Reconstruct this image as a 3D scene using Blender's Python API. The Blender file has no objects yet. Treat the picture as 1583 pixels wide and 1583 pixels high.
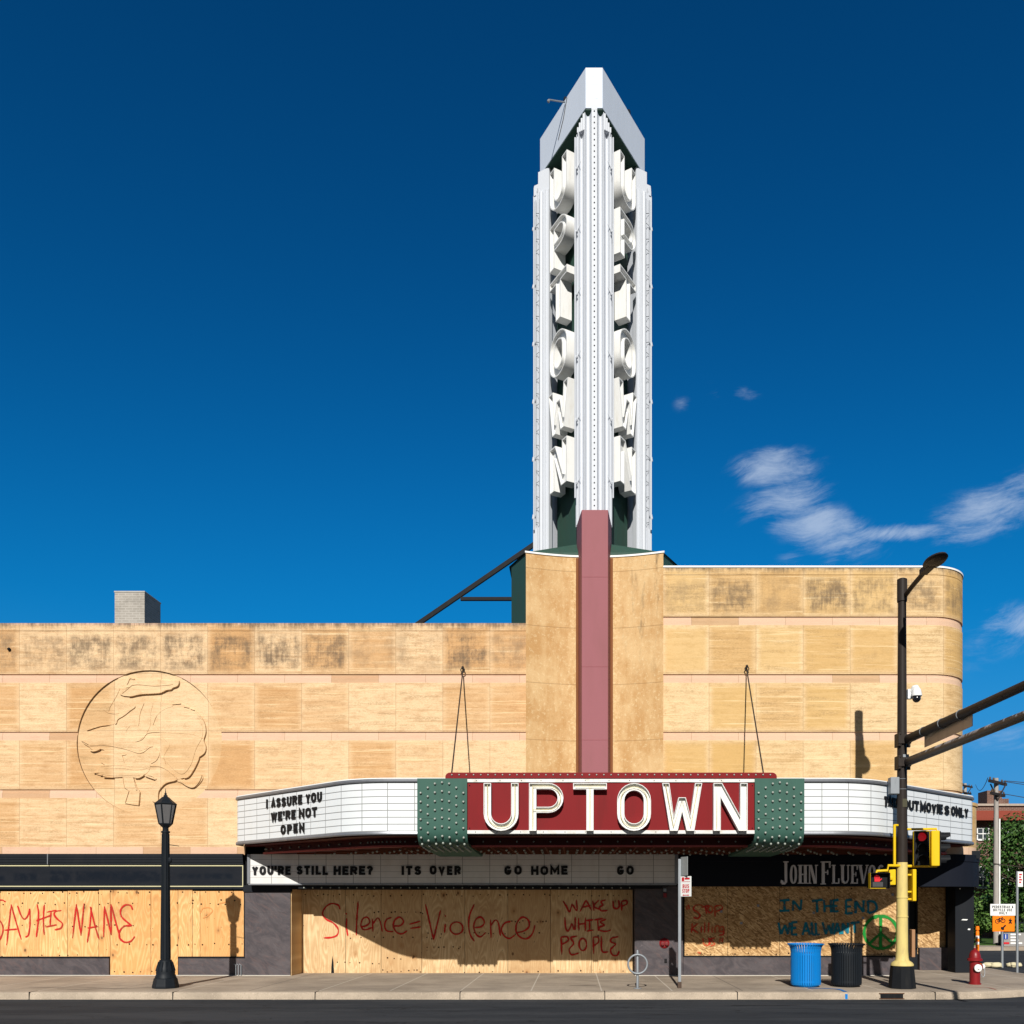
import bpy, bmesh, math, random
from mathutils import Vector, Matrix, noise as mnoise
from mathutils.geometry import tessellate_polygon
random.seed(7)
R = math.radians
scene = bpy.context.scene
COL = scene.collection

# ------------------------------------------------------------------ camera
CAMD, EYE, F, PX, PY = 23.1, 1.8, 1400.0, 887.0, 1399.0
cam = bpy.data.cameras.new('camera')
cam.sensor_fit = 'HORIZONTAL'; cam.sensor_width = 36.0
cam.lens = 36.0 * F / 1583.0
cam.shift_x = (791.5 - PX) / 1583.0
cam.shift_y = (PY - 791.5) / 1583.0
cam.clip_start = 0.1; cam.clip_end = 3000
camo = bpy.data.objects.new('camera', cam)
camo.location = (0, -CAMD, EYE); camo.rotation_euler = (R(90), 0, 0)
COL.objects.link(camo); scene.camera = camo

# ------------------------------------------------------------------ light
SUNV = Vector((0.047, 1.0, -0.61)).normalized()
ELEV = math.asin(-SUNV.z)
sun = bpy.data.lights.new('sun', 'SUN')
sun.energy = 4.8; sun.angle = R(0.5); sun.color = (1.0, 0.965, 0.90)
suno = bpy.data.objects.new('sun', sun)
suno.rotation_euler = SUNV.to_track_quat('-Z', 'Y').to_euler()
suno.location = (-3, -40, 40)
COL.objects.link(suno)
scene.view_settings.view_transform = 'Standard'
scene.view_settings.look = 'None'
scene.view_settings.gamma = 1.0
scene.view_settings.exposure = 0.22

# ------------------------------------------------------------------ node helper
class NT:
    def __init__(s, nt):
        s.nt = nt
    def put(s, sock, val):
        if isinstance(val, bpy.types.NodeSocket):
            s.nt.links.new(val, sock)
        elif val is not None:
            if sock.type == 'RGBA' and not isinstance(val, (int, float)) and len(val) == 3:
                val = (*val, 1)
            if sock.type == 'VECTOR' and isinstance(val, (int, float)):
                val = (val, val, val)
            sock.default_value = val
    def node(s, t, **props):
        n = s.nt.nodes.new(t)
        for k, v in props.items(): setattr(n, k, v)
        return n
    def math(s, op, a, b=None, c=None, clamp=False):
        n = s.node('ShaderNodeMath', operation=op, use_clamp=clamp)
        s.put(n.inputs[0], a)
        if b is not None: s.put(n.inputs[1], b)
        if c is not None: s.put(n.inputs[2], c)
        return n.outputs[0]
    def mul(s, a, b): return s.math('MULTIPLY', a, b)
    def add(s, a, b): return s.math('ADD', a, b)
    def sub(s, a, b): return s.math('SUBTRACT', a, b)
    def step(s, x, lo, hi):      # smoothstep
        n = s.node('ShaderNodeMapRange', interpolation_type='SMOOTHSTEP')
        s.put(n.inputs[0], x)
        if lo <= hi:
            n.inputs[1].default_value = lo; n.inputs[2].default_value = hi
        else:
            n.inputs[1].default_value = hi; n.inputs[2].default_value = lo
            n.inputs[3].default_value = 1; n.inputs[4].default_value = 0
        return n.outputs[0]
    def mix(s, f, a, b, mode='MIX'):
        n = s.node('ShaderNodeMix', data_type='RGBA', blend_type=mode)
        s.put(n.inputs[0], f); s.put(n.inputs[6], a); s.put(n.inputs[7], b)
        return n.outputs[2]
    def noise(s, vec, scale=1, detail=4, rough=.55, dist=0):
        n = s.node('ShaderNodeTexNoise')
        s.put(n.inputs['Vector'], vec); n.inputs['Scale'].default_value = scale
        n.inputs['Detail'].default_value = detail; n.inputs['Roughness'].default_value = rough
        n.inputs['Distortion'].default_value = dist
        return n.outputs[0]
    def voronoi(s, vec, scale=1, feature='F1'):
        n = s.node('ShaderNodeTexVoronoi', feature=feature)
        s.put(n.inputs['Vector'], vec); n.inputs['Scale'].default_value = scale
        return n
    def white(s, vec):
        n = s.node('ShaderNodeTexWhiteNoise', noise_dimensions='3D')
        s.put(n.inputs['Vector'], vec)
        return n.outputs['Value']
    def xyz(s, vec):
        n = s.node('ShaderNodeSeparateXYZ'); s.put(n.inputs[0], vec)
        return n.outputs[0], n.outputs[1], n.outputs[2]
    def comb(s, x=0, y=0, z=0):
        n = s.node('ShaderNodeCombineXYZ')
        for i, v in enumerate((x, y, z)): s.put(n.inputs[i], v)
        return n.outputs[0]
    def mapping(s, vec, scale=(1, 1, 1), loc=(0, 0, 0), rot=(0, 0, 0)):
        if any(rot):
            n0 = s.node('ShaderNodeMapping'); s.put(n0.inputs['Vector'], vec); n0.inputs['Rotation'].default_value = rot
            vec = n0.outputs[0]; rot = (0, 0, 0)
        n = s.node('ShaderNodeMapping')
        s.put(n.inputs['Vector'], vec)
        n.inputs['Scale'].default_value = scale; n.inputs['Location'].default_value = loc
        n.inputs['Rotation'].default_value = rot
        return n.outputs[0]
    def ramp(s, f, stops):
        n = s.node('ShaderNodeValToRGB'); s.put(n.inputs[0], f)
        e = n.color_ramp.elements
        while len(e) < len(stops): e.new(.5)
        for el, (p, c) in zip(e, stops):
            el.position = p; el.color = (*c, 1)
        return n.outputs[0]

class Mat(NT):
    def __init__(s, name, color=(.5, .5, .5), rough=.7, metal=0.0, spec=.4):
        s.m = bpy.data.materials.new(name); s.m.use_nodes = True
        super().__init__(s.m.node_tree)
        s.b = s.nt.nodes['Principled BSDF']
        s.color(color); s.rough(rough)
        s.b.inputs['Metallic'].default_value = metal
        s.b.inputs['Specular IOR Level'].default_value = spec
    def color(s, c): s.put(s.b.inputs['Base Color'], c)
    def rough(s, c): s.put(s.b.inputs['Roughness'], c)
    def obj(s):
        return s.node('ShaderNodeTexCoord').outputs['Object']
    def pos(s):
        return s.node('ShaderNodeNewGeometry').outputs['Position']
    def uv(s, name):
        return s.node('ShaderNodeUVMap', uv_map=name).outputs[0]
    def rnd(s):
        return s.node('ShaderNodeObjectInfo').outputs['Random']
    def bump(s, h, strength=.3, dist=.01):
        n = s.node('ShaderNodeBump'); s.put(n.inputs['Height'], h)
        n.inputs['Strength'].default_value = strength; n.inputs['Distance'].default_value = dist
        s.put(s.b.inputs['Normal'], n.outputs[0])

# ------------------------------------------------------------------ world: sky with wisps of cloud
w = bpy.data.worlds.new('World'); scene.world = w; w.use_nodes = True
W = NT(w.node_tree)
sky = W.node('ShaderNodeTexSky', sky_type='NISHITA', sun_disc=False)
sky.sun_elevation = ELEV; sky.sun_rotation = R(183.2)
sky.air_density = 1.0; sky.dust_density = 0.2; sky.ozone_density = 3.0; sky.altitude = 300
dirv = W.node('ShaderNodeTexCoord').outputs['Generated']
dx, dy, dz = W.xyz(dirv)
dyc = W.math('MAXIMUM', dy, 0.05)
cu = W.math('DIVIDE', dx, dyc); cv = W.math('DIVIDE', dz, dyc)
def blob(px, py, rx, ry, rot=0):
    u0 = (px - PX) / F; v0 = (PY - py) / F
    a = W.sub(cu, u0); b = W.sub(cv, v0)
    c, sn = math.cos(rot), math.sin(rot)
    p = W.add(W.mul(a, c), W.mul(b, sn)); q = W.sub(W.mul(b, c), W.mul(a, sn))
    p = W.mul(p, F / rx); q = W.mul(q, F / ry)
    d = W.math('SQRT', W.add(W.mul(p, p), W.mul(q, q)))
    return W.step(d, 1.0, 0.0)
cvec = W.comb(cu, cv, 0.0)
mask = None
for (px, py, rx, ry, rot, k) in [
        (1200, 722, 105, 48, .05, 1.15), (1215, 775, 110, 48, .25, 1.1), (1268, 815, 150, 60, -.3, 1.3),
        (1385, 824, 190, 22, .04, 1.25), (1530, 790, 150, 62, .3, 1.0), (1500, 815, 110, 46, .2, .8), (1580, 745, 70, 34, .4, .7),
        (1105, 607, 30, 26, .8, .52), (1150, 607, 44, 20, -.2, .50), (1055, 624, 26, 22, 0, .42),
        (1215, 868, 50, 22, .4, .42), (1290, 866, 40, 14, .3, .4), (1330, 870, 40, 14, .3, .3),
        (1580, 960, 110, 46, .05, .8), (1560, 985, 150, 60, .05, .35), (1540, 1140, 200, 45, 0.0, .35), (1500, 1010, 120, 60, 0.1, .25),
        (300, 3000, 10, 10, 0, 0)]:
    b = W.mul(blob(px, py, rx, ry, rot), k)
    mask = b if mask is None else W.math('MAXIMUM', mask, b)
warp = W.node('ShaderNodeTexNoise'); W.put(warp.inputs['Vector'], cvec); warp.inputs['Scale'].default_value = 9
wv = W.node('ShaderNodeVectorMath', operation='MULTIPLY_ADD')
W.put(wv.inputs[0], warp.outputs[1]); wv.inputs[1].default_value = (.05, .05, 0); W.put(wv.inputs[2], cvec)
n1 = W.noise(W.mapping(wv.outputs[0], (16, 72, 1), rot=(0, 0, R(-16))), 1, 12, .72)
n2 = W.noise(W.mapping(wv.outputs[0], (10, 22, 1), loc=(3.3, 1.7, 0), rot=(0, 0, R(-24))), 1, 9, .66)
nn = W.add(W.mul(n1, .55), W.mul(n2, .45))
cl = W.step(W.add(W.mul(mask, .80), W.mul(W.sub(nn, .5), 3.4)), .04, 1.30)
cl = W.mul(cl, W.step(mask, 0.0, .55))
# deep polarised blue overhead, paler hazy sky on the sun's side (behind the camera)
gm = W.node('ShaderNodeGamma'); W.put(gm.inputs[0], sky.outputs[0]); gm.inputs[1].default_value = 1.6
deep = W.mix(1.0, gm.outputs[0], (0.012, 0.285, 0.335), 'MULTIPLY')
ch_ = []
for c_, cap in zip(W.xyz(deep), (.6, 2.2, 5.6)):     # keep the horizon from washing out
    ch_.append(W.math('DIVIDE', W.mul(c_, cap), W.math('POWER', W.add(W.math('POWER', c_, 3.0), cap**3), 1/3)))
deep = W.comb(*ch_)
deep = W.mix(W.mul(W.step(dz, .30, .0), .30), deep, (1.6, 3.3, 5.0))
pale = W.mix(1.0, sky.outputs[0], (0.29, 0.27, 0.25), 'MULTIPLY')
skyc = W.mix(W.step(dy, 0.05, -0.5), deep, pale)
skyc = W.mix(W.mul(cl, .60), skyc, (4.5, 5.3, 6.5))
bg = W.nt.nodes['Background']
W.put(bg.inputs['Color'], skyc); bg.inputs['Strength'].default_value = 0.11

# ------------------------------------------------------------------ mesh helpers
def S(Y): return F / (CAMD + Y)
def XX(px, Y=0.0): return (px - PX) / S(Y)
def ZZ(py, Y=0.0): return EYE + (PY - py) / S(Y)

class MB:
    def __init__(s):
        s.v = []; s.f = []; s.uv = None
    def quad(s, a, b, c, d):
        n = len(s.v); s.v += [tuple(a), tuple(b), tuple(c), tuple(d)]; s.f.append((n, n+1, n+2, n+3))
    def box(s, x0, x1, y0, y1, z0, z1):
        n = len(s.v)
        s.v += [(x0,y0,z0),(x1,y0,z0),(x1,y1,z0),(x0,y1,z0),(x0,y0,z1),(x1,y0,z1),(x1,y1,z1),(x0,y1,z1)]
        for q in ((3,2,1,0),(4,5,6,7),(0,1,5,4),(1,2,6,5),(2,3,7,6),(3,0,4,7)):
            s.f.append(tuple(n+i for i in q))
        return s
    def obox(s, c, ax, ay, az, hx, hy, hz):   # oriented box
        c = Vector(c); ax, ay, az = Vector(ax), Vector(ay), Vector(az)
        n = len(s.v)
        for k in ((-1,-1,-1),(1,-1,-1),(1,1,-1),(-1,1,-1),(-1,-1,1),(1,-1,1),(1,1,1),(-1,1,1)):
            s.v.append(tuple(c + ax*k[0]*hx + ay*k[1]*hy + az*k[2]*hz))
        for q in ((3,2,1,0),(4,5,6,7),(0,1,5,4),(1,2,6,5),(2,3,7,6),(3,0,4,7)):
            s.f.append(tuple(n+i for i in q))
        return s
    def beam(s, a, b, w, h, up=(0,0,1)):
        a, b = Vector(a), Vector(b); d = (b-a); L = d.length; d.normalize()
        u = Vector(up); sd = d.cross(u).normalized(); u = sd.cross(d).normalized()
        return s.obox((a+b)/2, d, sd, u, L/2, w/2, h/2)
    def prism(s, poly, z0, z1):    # poly in XY
        n = len(s.v); k = len(poly)
        s.v += [(p[0], p[1], z0) for p in poly] + [(p[0], p[1], z1) for p in poly]
        for i in range(k):
            j = (i+1) % k
            s.f.append((n+i, n+j, n+k+j, n+k+i))
        for t in tessellate_polygon([[Vector((p[0], p[1], 0)) for p in poly]]):
            s.f.append((n+t[0], n+t[1], n+t[2])); s.f.append((n+k+t[2], n+k+t[1], n+k+t[0]))
        return s
    def slab(s, poly, y0, y1):     # poly in XZ, extruded along Y
        n = len(s.v); k = len(poly)
        s.v += [(p[0], y0, p[1]) for p in poly] + [(p[0], y1, p[1]) for p in poly]
        for i in range(k):
            j = (i+1) % k
            s.f.append((n+i, n+j, n+k+j, n+k+i))
        for t in tessellate_polygon([[Vector((p[0], p[1], 0)) for p in poly]]):
            s.f.append((n+t[0], n+t[1], n+t[2])); s.f.append((n+k+t[2], n+k+t[1], n+k+t[0]))
        return s
    def tube(s, pts, r, seg=8, caps=True, radii=None, closed=False):
        pts = [Vector(p) for p in pts]; k = len(pts); n0 = len(s.v)
        prev = None
        for i, p in enumerate(pts):
            if closed: d = pts[(i+1) % k] - pts[i-1]
            else: d = pts[min(i+1, k-1)] - pts[max(i-1, 0)]
            d.normalize()
            ref = prev if prev is not None else (Vector((0,0,1)) if abs(d.z) < .9 else Vector((1,0,0)))
            a = (ref - d*ref.dot(d)).normalized(); b = d.cross(a); prev = a
            rr = radii[i] if radii else r
            for j in range(seg):
                t = 2*math.pi*j/seg
                s.v.append(tuple(p + a*math.cos(t)*rr + b*math.sin(t)*rr))
        for i in range(k if closed else k-1):
            i2 = (i+1) % k
            for j in range(seg):
                j2 = (j+1) % seg
                s.f.append((n0+i*seg+j, n0+i*seg+j2, n0+i2*seg+j2, n0+i2*seg+j))
        if caps and not closed:
            s.f.append(tuple(n0+j for j in reversed(range(seg))))
            s.f.append(tuple(n0+(k-1)*seg+j for j in range(seg)))
        return s
    def lathe(s, prof, c=(0,0,0), seg=24, rot0=0.0, axis='z', caps=True):
        n0 = len(s.v); k = len(prof)
        for (r, z) in prof:
            for j in range(seg):
                t = rot0 + 2*math.pi*j/seg
                x, y = r*math.cos(t), r*math.sin(t)
                if axis == 'z': p = (c[0]+x, c[1]+y, c[2]+z)
                elif axis == '-y': p = (c[0]+x, c[1]-z, c[2]+y)
                else: p = (c[0]+z, c[1]+x, c[2]+y)
                s.v.append(p)
        for i in range(k-1):
            for j in range(seg):
                j2 = (j+1) % seg
                q = (n0+i*seg+j, n0+i*seg+j2, n0+(i+1)*seg+j2, n0+(i+1)*seg+j)
                s.f.append(q)
        if caps:
            s.f.append(tuple(n0+j for j in reversed(range(seg))))
            s.f.append(tuple(n0+(k-1)*seg+j for j in range(seg)))
        return s
    def sphere(s, c, r, seg=10, rings=6, sc=(1,1,1)):
        prof = [(max(1e-4, r*math.sin(math.pi*i/rings)), -r*math.cos(math.pi*i/rings)) for i in range(rings+1)]
        n0 = len(s.v); s.lathe(prof, (0,0,0), seg)
        for i in range(n0, len(s.v)):
            v = s.v[i]; s.v[i] = (c[0]+v[0]*sc[0], c[1]+v[1]*sc[1], c[2]+v[2]*sc[2])
        return s
    def sweep(s, path, prof, top=0.0, u0=0.0, closed_prof=False):
        """path (x,y) list, prof (outward offset, z) list from bottom to top; uv in metres"""
        if s.uv is None: s.uv = {}
        P = [Vector((p[0], p[1])) for p in path]; k = len(P); n0 = len(s.v); m = len(prof)
        us = [u0]
        for i in range(1, k): us.append(us[-1] + (P[i]-P[i-1]).length)
        for i, p in enumerate(P):
            ns = []
            if i > 0: d = (P[i]-P[i-1]).normalized(); ns.append(Vector((d.y, -d.x)))
            if i < k-1: d = (P[i+1]-P[i]).normalized(); ns.append(Vector((d.y, -d.x)))
            nv = sum(ns, Vector((0, 0))); nv.normalize()
            nv /= max(.4, nv.dot(ns[0]))
            for (o, z) in prof:
                q = p + nv*o
                s.uv[len(s.v)] = (us[i], z, top - z)
                s.v.append((q.x, q.y, z))
        mm = m if closed_prof else m-1
        for i in range(k-1):
            for j in range(mm):
                j2 = (j+1) % m
                s.f.append((n0+i*m+j, n0+(i+1)*m+j, n0+(i+1)*m+j2, n0+i*m+j2))
        if closed_prof:
            s.f.append(tuple(n0+j for j in range(m))); s.f.append(tuple(n0+(k-1)*m+j for j in reversed(range(m))))
        return s

def wloc(o):
    v = Vector((0, 0, 0))
    while o is not None:
        v += o.location; o = o.parent
    return v

def obj(name, mb, mat, parent=None, smooth=None, bevel=0.0, fixn=True):
    """mesh given in world coordinates -> one object (under its parent)"""
    off = wloc(parent) if parent else Vector((0, 0, 0))
    me = bpy.data.meshes.new(name)
    me.from_pydata([(v[0]-off.x, v[1]-off.y, v[2]-off.z) for v in mb.v], [], mb.f)
    if mb.uv is not None:
        l1 = me.uv_layers.new(name='wall'); l2 = me.uv_layers.new(name='drop')
        for lp in me.loops:
            a = mb.uv.get(lp.vertex_index, (0, 0, 0))
            l1.data[lp.index].uv = (a[0], a[1]); l2.data[lp.index].uv = (a[0], a[2])
    if fixn:
        bm = bmesh.new(); bm.from_mesh(me)
        bmesh.ops.recalc_face_normals(bm, faces=bm.faces)
        bm.to_mesh(me); bm.free()
    me.materials.append(mat.m if isinstance(mat, Mat) else mat)
    if smooth is not None:
        me.shade_smooth()
        me.set_sharp_from_angle(angle=R(smooth))
    o = bpy.data.objects.new(name, me); COL.objects.link(o)
    if parent: o.parent = parent
    if bevel:
        b = o.modifiers.new('bevel', 'BEVEL'); b.width = bevel; b.segments = 2; b.limit_method = 'ANGLE'; b.angle_limit = R(40)
    return o

def thing(name, label, cat, loc=(0, 0, 0), group=None):
    o = bpy.data.objects.new(name, None); o.empty_display_size = .2
    COL.objects.link(o); o.location = loc
    o['label'] = label; o['category'] = cat
    if group: o['group'] = group
    return o
def tag(o, label, cat, group=None):
    o['label'] = label; o['category'] = cat
    if group: o['group'] = group
    return o
def struct(o): o['kind'] = 'structure'; return o

def fillet(pts, radii, n=8):
    out = []
    for i, p in enumerate(pts):
        r = radii[i]
        if r <= 0 or i in (0, len(pts)-1): out.append(tuple(p)); continue
        p0, p1, p2 = Vector(pts[i-1]), Vector(p), Vector(pts[i+1])
        a = (p0-p1).normalized(); b = (p2-p1).normalized()
        ang = a.angle(b); d = r/math.tan(ang/2)
        c = p1 + (a+b).normalized()*(r/math.sin(ang/2))
        s, e = p1+a*d-c, p1+b*d-c
        t0 = math.atan2(s.y, s.x); t1 = math.atan2(e.y, e.x)
        dt = (t1-t0+math.pi) % (2*math.pi) - math.pi
        for j in range(n+1):
            t = t0+dt*j/n; out.append((c.x+r*math.cos(t), c.y+r*math.sin(t)))
    return out

def catmull(pts, sub=6):
    if len(pts) < 3: return [Vector(p) for p in pts]
    P = [Vector(p) for p in pts]; out = []
    for i in range(len(P)-1):
        p0 = P[i-1] if i > 0 else P[0]*2-P[1]
        p1, p2 = P[i], P[i+1]
        p3 = P[i+2] if i+2 < len(P) else P[-1]*2-P[-2]
        for j in range(sub):
            t = j/sub
            out.append(.5*((2*p1)+(p2-p0)*t+(2*p0-5*p1+4*p2-p3)*t*t+(3*p1-p0-3*p2+p3)*t**3))
    out.append(P[-1]); return out

# ------------------------------------------------------------------ materials
def paint(name, c, rough=.5, dirt=.12, scale=3, metal=0, dirtc=None, spec=.12, streak=True):
    rough = max(rough, .5) if spec < .3 else rough
    m = Mat(name, c, rough, metal, spec)
    v = m.obj()
    a = m.noise(m.mapping(v, (2.2, 2.2, .5) if streak else (1, 1, 1)), scale, 6, .65)
    b = m.noise(v, 40, 3)
    k = m.step(a, .45, .75)
    dc = dirtc or tuple(x*.55 for x in c)
    col = m.mix(m.mul(k, dirt*2), c, dc)
    col = m.mix(m.mul(b, dirt), col, tuple(x*.7 for x in c))
    m.color(col)
    m.rough(m.add(rough-.08, m.mul(a, .2)))
    return m

def stone_mat(name, light, mid, dark, u_off, grime_amt, yellow=0.0, disc=False):
    m = Mat(name, light, .85, spec=.2)
    uv = m.uv('wall'); u, v, _ = m.xyz(uv)
    _, drop, _ = m.xyz(m.uv('drop'))
    if disc:
        u, _, v = m.xyz(m.pos()); drop = m.sub(8.99, v)
    r = m.math('DIVIDE', m.sub(v, 3.28), 1.47)
    row = m.math('FLOOR', r); rf = m.math('FRACT', r)
    # the band lies in the top 0.15 of every course, courses counted downward from band tops
    band = m.step(rf, .848, .852) if not disc else m.mul(rf, 0)
    uc = m.math('DIVIDE', m.sub(u, u_off), 1.2)
    ub = m.add(uc, .37)
    up = m.add(uc, m.mul(band, .37))
    cell = m.math('FLOOR', up); cf = m.math('FRACT', up)
    cid = m.comb(cell, row, m.mul(band, 3))
    h1 = m.white(cid); h2 = m.white(m.comb(cell, row, 7.3))
    # sedimentary streaks, shifted per stone
    sv = m.comb(m.add(m.mul(u, .5), m.mul(h2, 9)), m.mul(h1, 5), m.add(m.mul(v, 15), m.mul(h2, 31)))
    st = m.noise(sv, 1, 7, .68, .12)
    fine = m.noise(m.comb(m.mul(u, 5), 0, m.mul(v, 55)), 1, 4, .7)
    grain = m.noise(m.comb(u, v, 0), 55, 3, .7)
    big = m.noise(m.comb(u, v, 2), .8, 5, .6)
    # each stone darker in the middle, pale leached rim
    ex = m.math('MINIMUM', cf, m.sub(1, cf)); ey = m.math('MINIMUM', m.sub(rf, 0.0), m.sub(.85, rf))
    rim = m.math('MINIMUM', m.mul(ex, 1.2), m.mul(ey, 1.4))
    inner = m.step(m.add(rim, m.mul(m.sub(big, .5), .16)), .0, .16)
    t = m.add(m.mul(h1, 1.05), m.mul(m.sub(st, .5), 1.1))
    t = m.mul(m.step(t, .15, 1.0), m.add(.45, m.mul(inner, .55)))
    col = m.mix(t, light, mid)
    col = m.mix(m.mul(m.step(st, .52, .66), m.mul(.5, h2)), col, dark)
    col = m.mix(m.mul(m.step(st, .40, .33), .5), col, tuple(min(.9, c*1.25) for c in light))
    col = m.mix(m.mul(m.step(fine, .50, .72), .45), col, dark)
    mott = m.noise(m.comb(m.mul(u, 2.2), m.mul(v, 5), 6), 1, 10, .8)
    col = m.mix(m.mul(m.step(mott, .46, .66), .5), col, dark)
    sp_ = m.noise(m.comb(m.mul(u, 20), m.mul(v, 30), 9), 1, 3, .8)
    col = m.mix(m.mul(m.step(sp_, .50, .72), .42), col, dark)
    col = m.mix(m.mul(m.step(sp_, .44, .28), .35), col, tuple(min(.9, c*1.15) for c in light))
    if yellow:
        yy = m.mul(m.step(m.white(m.comb(cell, row, 3.1)), .45, .9), inner)
        col = m.mix(m.mul(yy, yellow), col, (.57, .36, .125))
    pl_ = m.noise(m.comb(m.add(m.mul(u, .4), m.mul(h1, 13)), m.mul(h2, 6), m.add(m.mul(v, 20), m.mul(h1, 41))), 1, 4, .6)
    col = m.mix(m.mul(m.step(pl_, .60, .66), .6), col, (.82, .63, .37))
    s2 = m.noise(m.comb(m.add(m.mul(u, .9), m.mul(h2, 17)), m.mul(h1, 8), m.add(m.mul(v, 9), m.mul(h1, 23))), 1, 6, .7)
    stip = m.mul(m.step(s2, .50, .62), m.step(m.add(sp_, m.mul(m.sub(grain, .5), .6)), .36, .60))
    col = m.mix(m.mul(m.mul(stip, m.add(.25, m.mul(h2, .75))), m.mul(inner, .62)), col, (.30, .195, .095))
    # pinkish bands
    bc = m.mix(h1, (.63, .40, .305), (.69, .49, .385))
    bc = m.mix(m.mul(m.step(h2, .85, .9), .7), bc, dark)
    bc = m.mix(m.mul(grain, .3), bc, (.50, .30, .20))
    col = m.mix(m.mul(band, .72), col, bc)
    # black weathering: the top course and the coping, with blots inside stones
    g1 = m.noise(m.comb(m.mul(u, 1.9), m.mul(v, 1.5), 4), 1, 8, .72)
    g2 = m.noise(m.comb(m.mul(u, 15), m.mul(v, 1.5), 1), 1, 6, .75)
    g3 = m.noise(m.comb(m.mul(u, .8), m.mul(v, 16), 1), 1, 4, .6)
    gg = m.add(m.add(m.mul(g1, .64), m.mul(g2, .30)), m.add(m.mul(g3, .13), m.mul(grain, .10)))
    zone = m.mul(m.step(drop, 1.42, .95), m.step(drop, .18, .42))
    per = m.step(m.white(m.comb(cell, row, 5.7)), .12, .62)
    blot = m.mul(m.mul(m.step(m.add(gg, m.mul(inner, .05)), .555, .76), zone), m.mul(m.add(.25, m.mul(per, .75)), m.add(.3, m.mul(inner, .7))))
    col = m.mix(m.mul(blot, grime_amt), col, (.070, .056, .045))
    soft = m.mul(m.mul(m.step(g1, .40, .66), zone), .38)
    col = m.mix(m.mul(soft, grime_amt), col, (.22, .155, .095))
    low = m.mul(m.step(gg, .62, .80), m.mul(m.step(drop, 1.4, 2.2), m.step(drop, 5.5, 2.0)))
    col = m.mix(m.mul(low, .28), col, (.18, .12, .07))
    cop = m.mul(m.step(drop, .30, .02), m.step(m.add(m.mul(g1, .6), m.add(m.mul(g2, .5), m.mul(m.step(drop, .2, .0), .12))), .50, .78))
    col = m.mix(m.mul(cop, grime_amt), col, (.075, .060, .048))
    # joints
    jl = m.step(ex, .009, .004)
    jh = m.step(m.math('ABSOLUTE', m.sub(rf, .02)), .008, .003)
    jd = m.step(m.math('ABSOLUTE', m.sub(drop, .2)), .012, .006)
    j = m.math('MAXIMUM', m.math('MAXIMUM', jl, jh), jd)
    col = m.mix(m.mul(j, .42), col, (.20, .12, .06))
    col = m.mix(m.mul(m.step(grain, .35, .7), .20), col, dark)
    m.color(col)
    m.bump(m.add(m.mul(grain, .5), m.mul(st, .6)), .35, .006)
    return m

M = {}
M['stone_left'] = stone_mat('limestone_left', (.725, .525, .315), (.56, .325, .145), (.38, .20, .082), -11.74, .9)
M['stone_right'] = stone_mat('limestone_right', (.72, .53, .305), (.575, .365, .16), (.35, .205, .080), 1.05, .85, .55)

def plywood(name, light, dark, seed):
    m = Mat(name, light, .75, spec=.25)
    v = m.obj(); rnd = m.rnd()
    x, y, z = m.xyz(v)
    sh = m.mul(rnd, 40)
    gx = m.noise(m.comb(m.add(m.mul(x, 2.3), sh), seed, m.mul(z, .42)), 1, 2, .45, .3)
    line = m.math('FRACT', m.mul(gx, 21))
    ring = m.mul(m.step(line, .0, .55), m.step(line, 1.0, .75))
    fib = m.noise(m.comb(m.add(m.mul(x, 70), sh), 0, m.mul(z, 1.6)), 1, 4, .65)
    tone = m.noise(m.comb(m.add(m.mul(x, 1.4), sh), 3, m.mul(z, .9)), 1, 4, .6)
    col = m.mix(m.step(tone, .38, .66), light, tuple(a*.55+b*.45 for a, b in zip(light, dark)))
    col = m.mix(m.mul(rnd, .85), col, m.mix(.28, dark, light))
    col = m.mix(m.mul(ring, .62), col, dark)
    col = m.mix(m.mul(m.step(fib, .5, .75), .4), col, tuple(c*.8 for c in dark))
    kv = m.voronoi(m.comb(m.add(m.mul(x, 3.1), sh), seed*3.1, m.mul(z, 2.2)), 1)
    kn = m.mul(m.step(kv.outputs['Distance'], .13, .05), m.step(m.xyz(kv.outputs['Color'])[0], .50, .54))
    halo = m.mul(m.step(kv.outputs['Distance'], .34, .08), m.step(m.xyz(kv.outputs['Color'])[0], .62, .66))
    col = m.mix(m.mul(halo, .5), col, (.36, .16, .05))
    col = m.mix(m.mul(kn, .85), col, (.10, .045, .02))
    nv = m.voronoi(m.comb(m.add(m.mul(x, 9), sh), seed, m.mul(z, 5.0)), 1)
    nl = m.mul(m.step(nv.outputs['Distance'], .10, .06), m.step(m.xyz(nv.outputs['Color'])[1], .74, .76))
    col = m.mix(m.mul(nl, .8), col, (.05, .025, .012))
    dirt = m.noise(m.comb(m.mul(x, 1.2), 9, m.mul(z, 1.0)), 1, 6, .7)
    col = m.mix(m.mul(m.step(dirt, .48, .72), .5), col, (.36, .19, .075))
    edge = m.noise(m.comb(m.mul(x, 5), 2, m.mul(z, 5)), 1, 5, .7)
    foot = m.mul(m.step(z, .30, .0), m.step(edge, .4, .7))
    col = m.mix(m.mul(foot, .45), col, (.30, .15, .06))
    m.color(col); m.bump(m.add(fib, m.mul(ring, .3)), .15, .004)
    return m
M['ply_warm'] = plywood('plywood_warm', (.82, .58, .27), (.58, .27, .085), 1.0)
M['ply_pale'] = plywood('plywood_pale', (.74, .56, .32), (.46, .275, .125), 5.0)

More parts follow.
